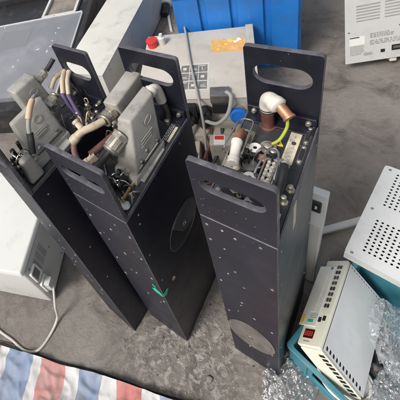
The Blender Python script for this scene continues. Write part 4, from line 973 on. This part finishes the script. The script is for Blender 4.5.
# ------------------------------------------------------------------ small things
mm = Matrix.Translation((.56, 1.95, .25))
q = MB(); rr0 = empty('red_cap', Matrix.Translation((.515, 1.735, .3605)), 'small red plastic cap on the left end of the beige instrument', 'cap')
q.lathe((0, 0, 0), (0, 0, 1), [(0, .030), (.035, .028), (.036, .034), (.048, .034), (.050, .028)], 24); q.build('cap', 'red', rr0)
q = MB(); q.lathe((.055, -.02, 0), (0, 0, 1), [(0, .022), (.05, .022), (.055, .012), (.075, .010)], 18); q.build('nozzle', 'grey_side', rr0)
rr1 = empty('bottle', Matrix.Translation((.88, 2.42, 0)), 'small dark bottle with a white cap on the ground by the blue bin', 'bottle')
q = MB(); q.lathe((0, 0, .035), (.55, .8, .25), [(0, .03), (.01, .034), (.10, .034), (.12, .02)], 20); q.build('bottle_body', 'rubber', rr1)
q = MB(); q.lathe(V((0, 0, .035))+V((.55, .8, .25)).normalized()*.105, (.55, .8, .25), [(0, .048), (.045, .048), (.05, .042)], 24); q.build('bottle_cap', 'label_w', rr1)
o = MB().tube([(.95, 2.52, .012), (.86, 2.30, .012), (.83, 2.22, .011)], .010, 10, 4).build('rod', 'label_w'); tag(o, 'short white rod lying beside the small dark bottle', 'rod')

# debris: chips and grit lying on the concrete (uncountable)
q = MB(); rr = random.Random(21)
def chip(x, y, s_):
    n = rr.randint(4, 6); a0 = rr.uniform(0, 6.28); P = []
    for k_ in range(n):
        a = a0+2*math.pi*k_/n; r_ = s_*rr.uniform(.5, 1.1); P.append(V((x+r_*math.cos(a), y+r_*.8*math.sin(a), .0006)))
    t_ = [V((x+(p.x-x)*.7, y+(p.y-y)*.7, s_*rr.uniform(.2, .6))) for p in P]
    A_ = [q.b.verts.new(p) for p in P]; B2 = [q.b.verts.new(p) for p in t_]
    for k_ in range(n): q.b.faces.new((A_[k_], A_[(k_+1) % n], B2[(k_+1) % n], B2[k_]))
    q.b.faces.new(B2)
for _ in range(420):
    x, y = rr.gauss(-.06, .13), rr.gauss(.42, .09); chip(x, y, rr.choice((.001, .001, .0015, .002, .002, .003, .005)))
for _ in range(160):
    x, y = rr.uniform(-.8, 2.2), rr.uniform(.1, 2.6); chip(x, y, rr.choice((.0015, .002, .003, .004, .008)))
o = q.build('ground_debris', mat('pale_grit', (.27, .245, .215), .7, 0, .4, 6), None, 0); o['kind'] = 'stuff'
q = MB()
for _ in range(160):
    x, y = (rr.gauss(0, .22), rr.gauss(.42, .16)) if rr.random() < .5 else (rr.uniform(-.8, 2.2), rr.uniform(.1, 2.6)); chip(x, y, rr.choice((.001, .0015, .002, .003, .005)))
o = q.build('dark_debris', mat('dark_grit', (.07, .058, .048), .8, 0, .4, 6), None, 0); o['kind'] = 'stuff'

st = MB(); bm_ = bmesh.new(); bmesh.ops.create_icosphere(bm_, subdivisions=3, radius=1)
for v in bm_.verts:
    f_ = 1+.25*ns.noise(v.co*1.7+V((3, 1, 2))); v.co = V((v.co.x*.012*f_, v.co.y*.010*f_, v.co.z*.007*f_+.0045))
st.b.free(); st.b = bm_
o = st.build('stone', mat('pinkish_stone', (.20, .17, .15), .7, 0, .2, 40, DUST, .4, 60, .3, 200)); o.location = (-.035, .335, 0)
tag(o, 'small pale pinkish stone lying on the concrete between the modules and the tarp', 'stone')
q = MB()
for _ in range(26):
    x, y = rr.gauss(-.05, .10), rr.gauss(.40, .06); chip(x, y, rr.choice((.003, .004, .006, .010)))
for v in q.b.verts: v.co.z = min(v.co.z, .0022)
o = q.build('plaster_flakes', mat('plaster_flake', (.22, .20, .175), .8, 0, .3, 20), None, 0); o['kind'] = 'stuff'
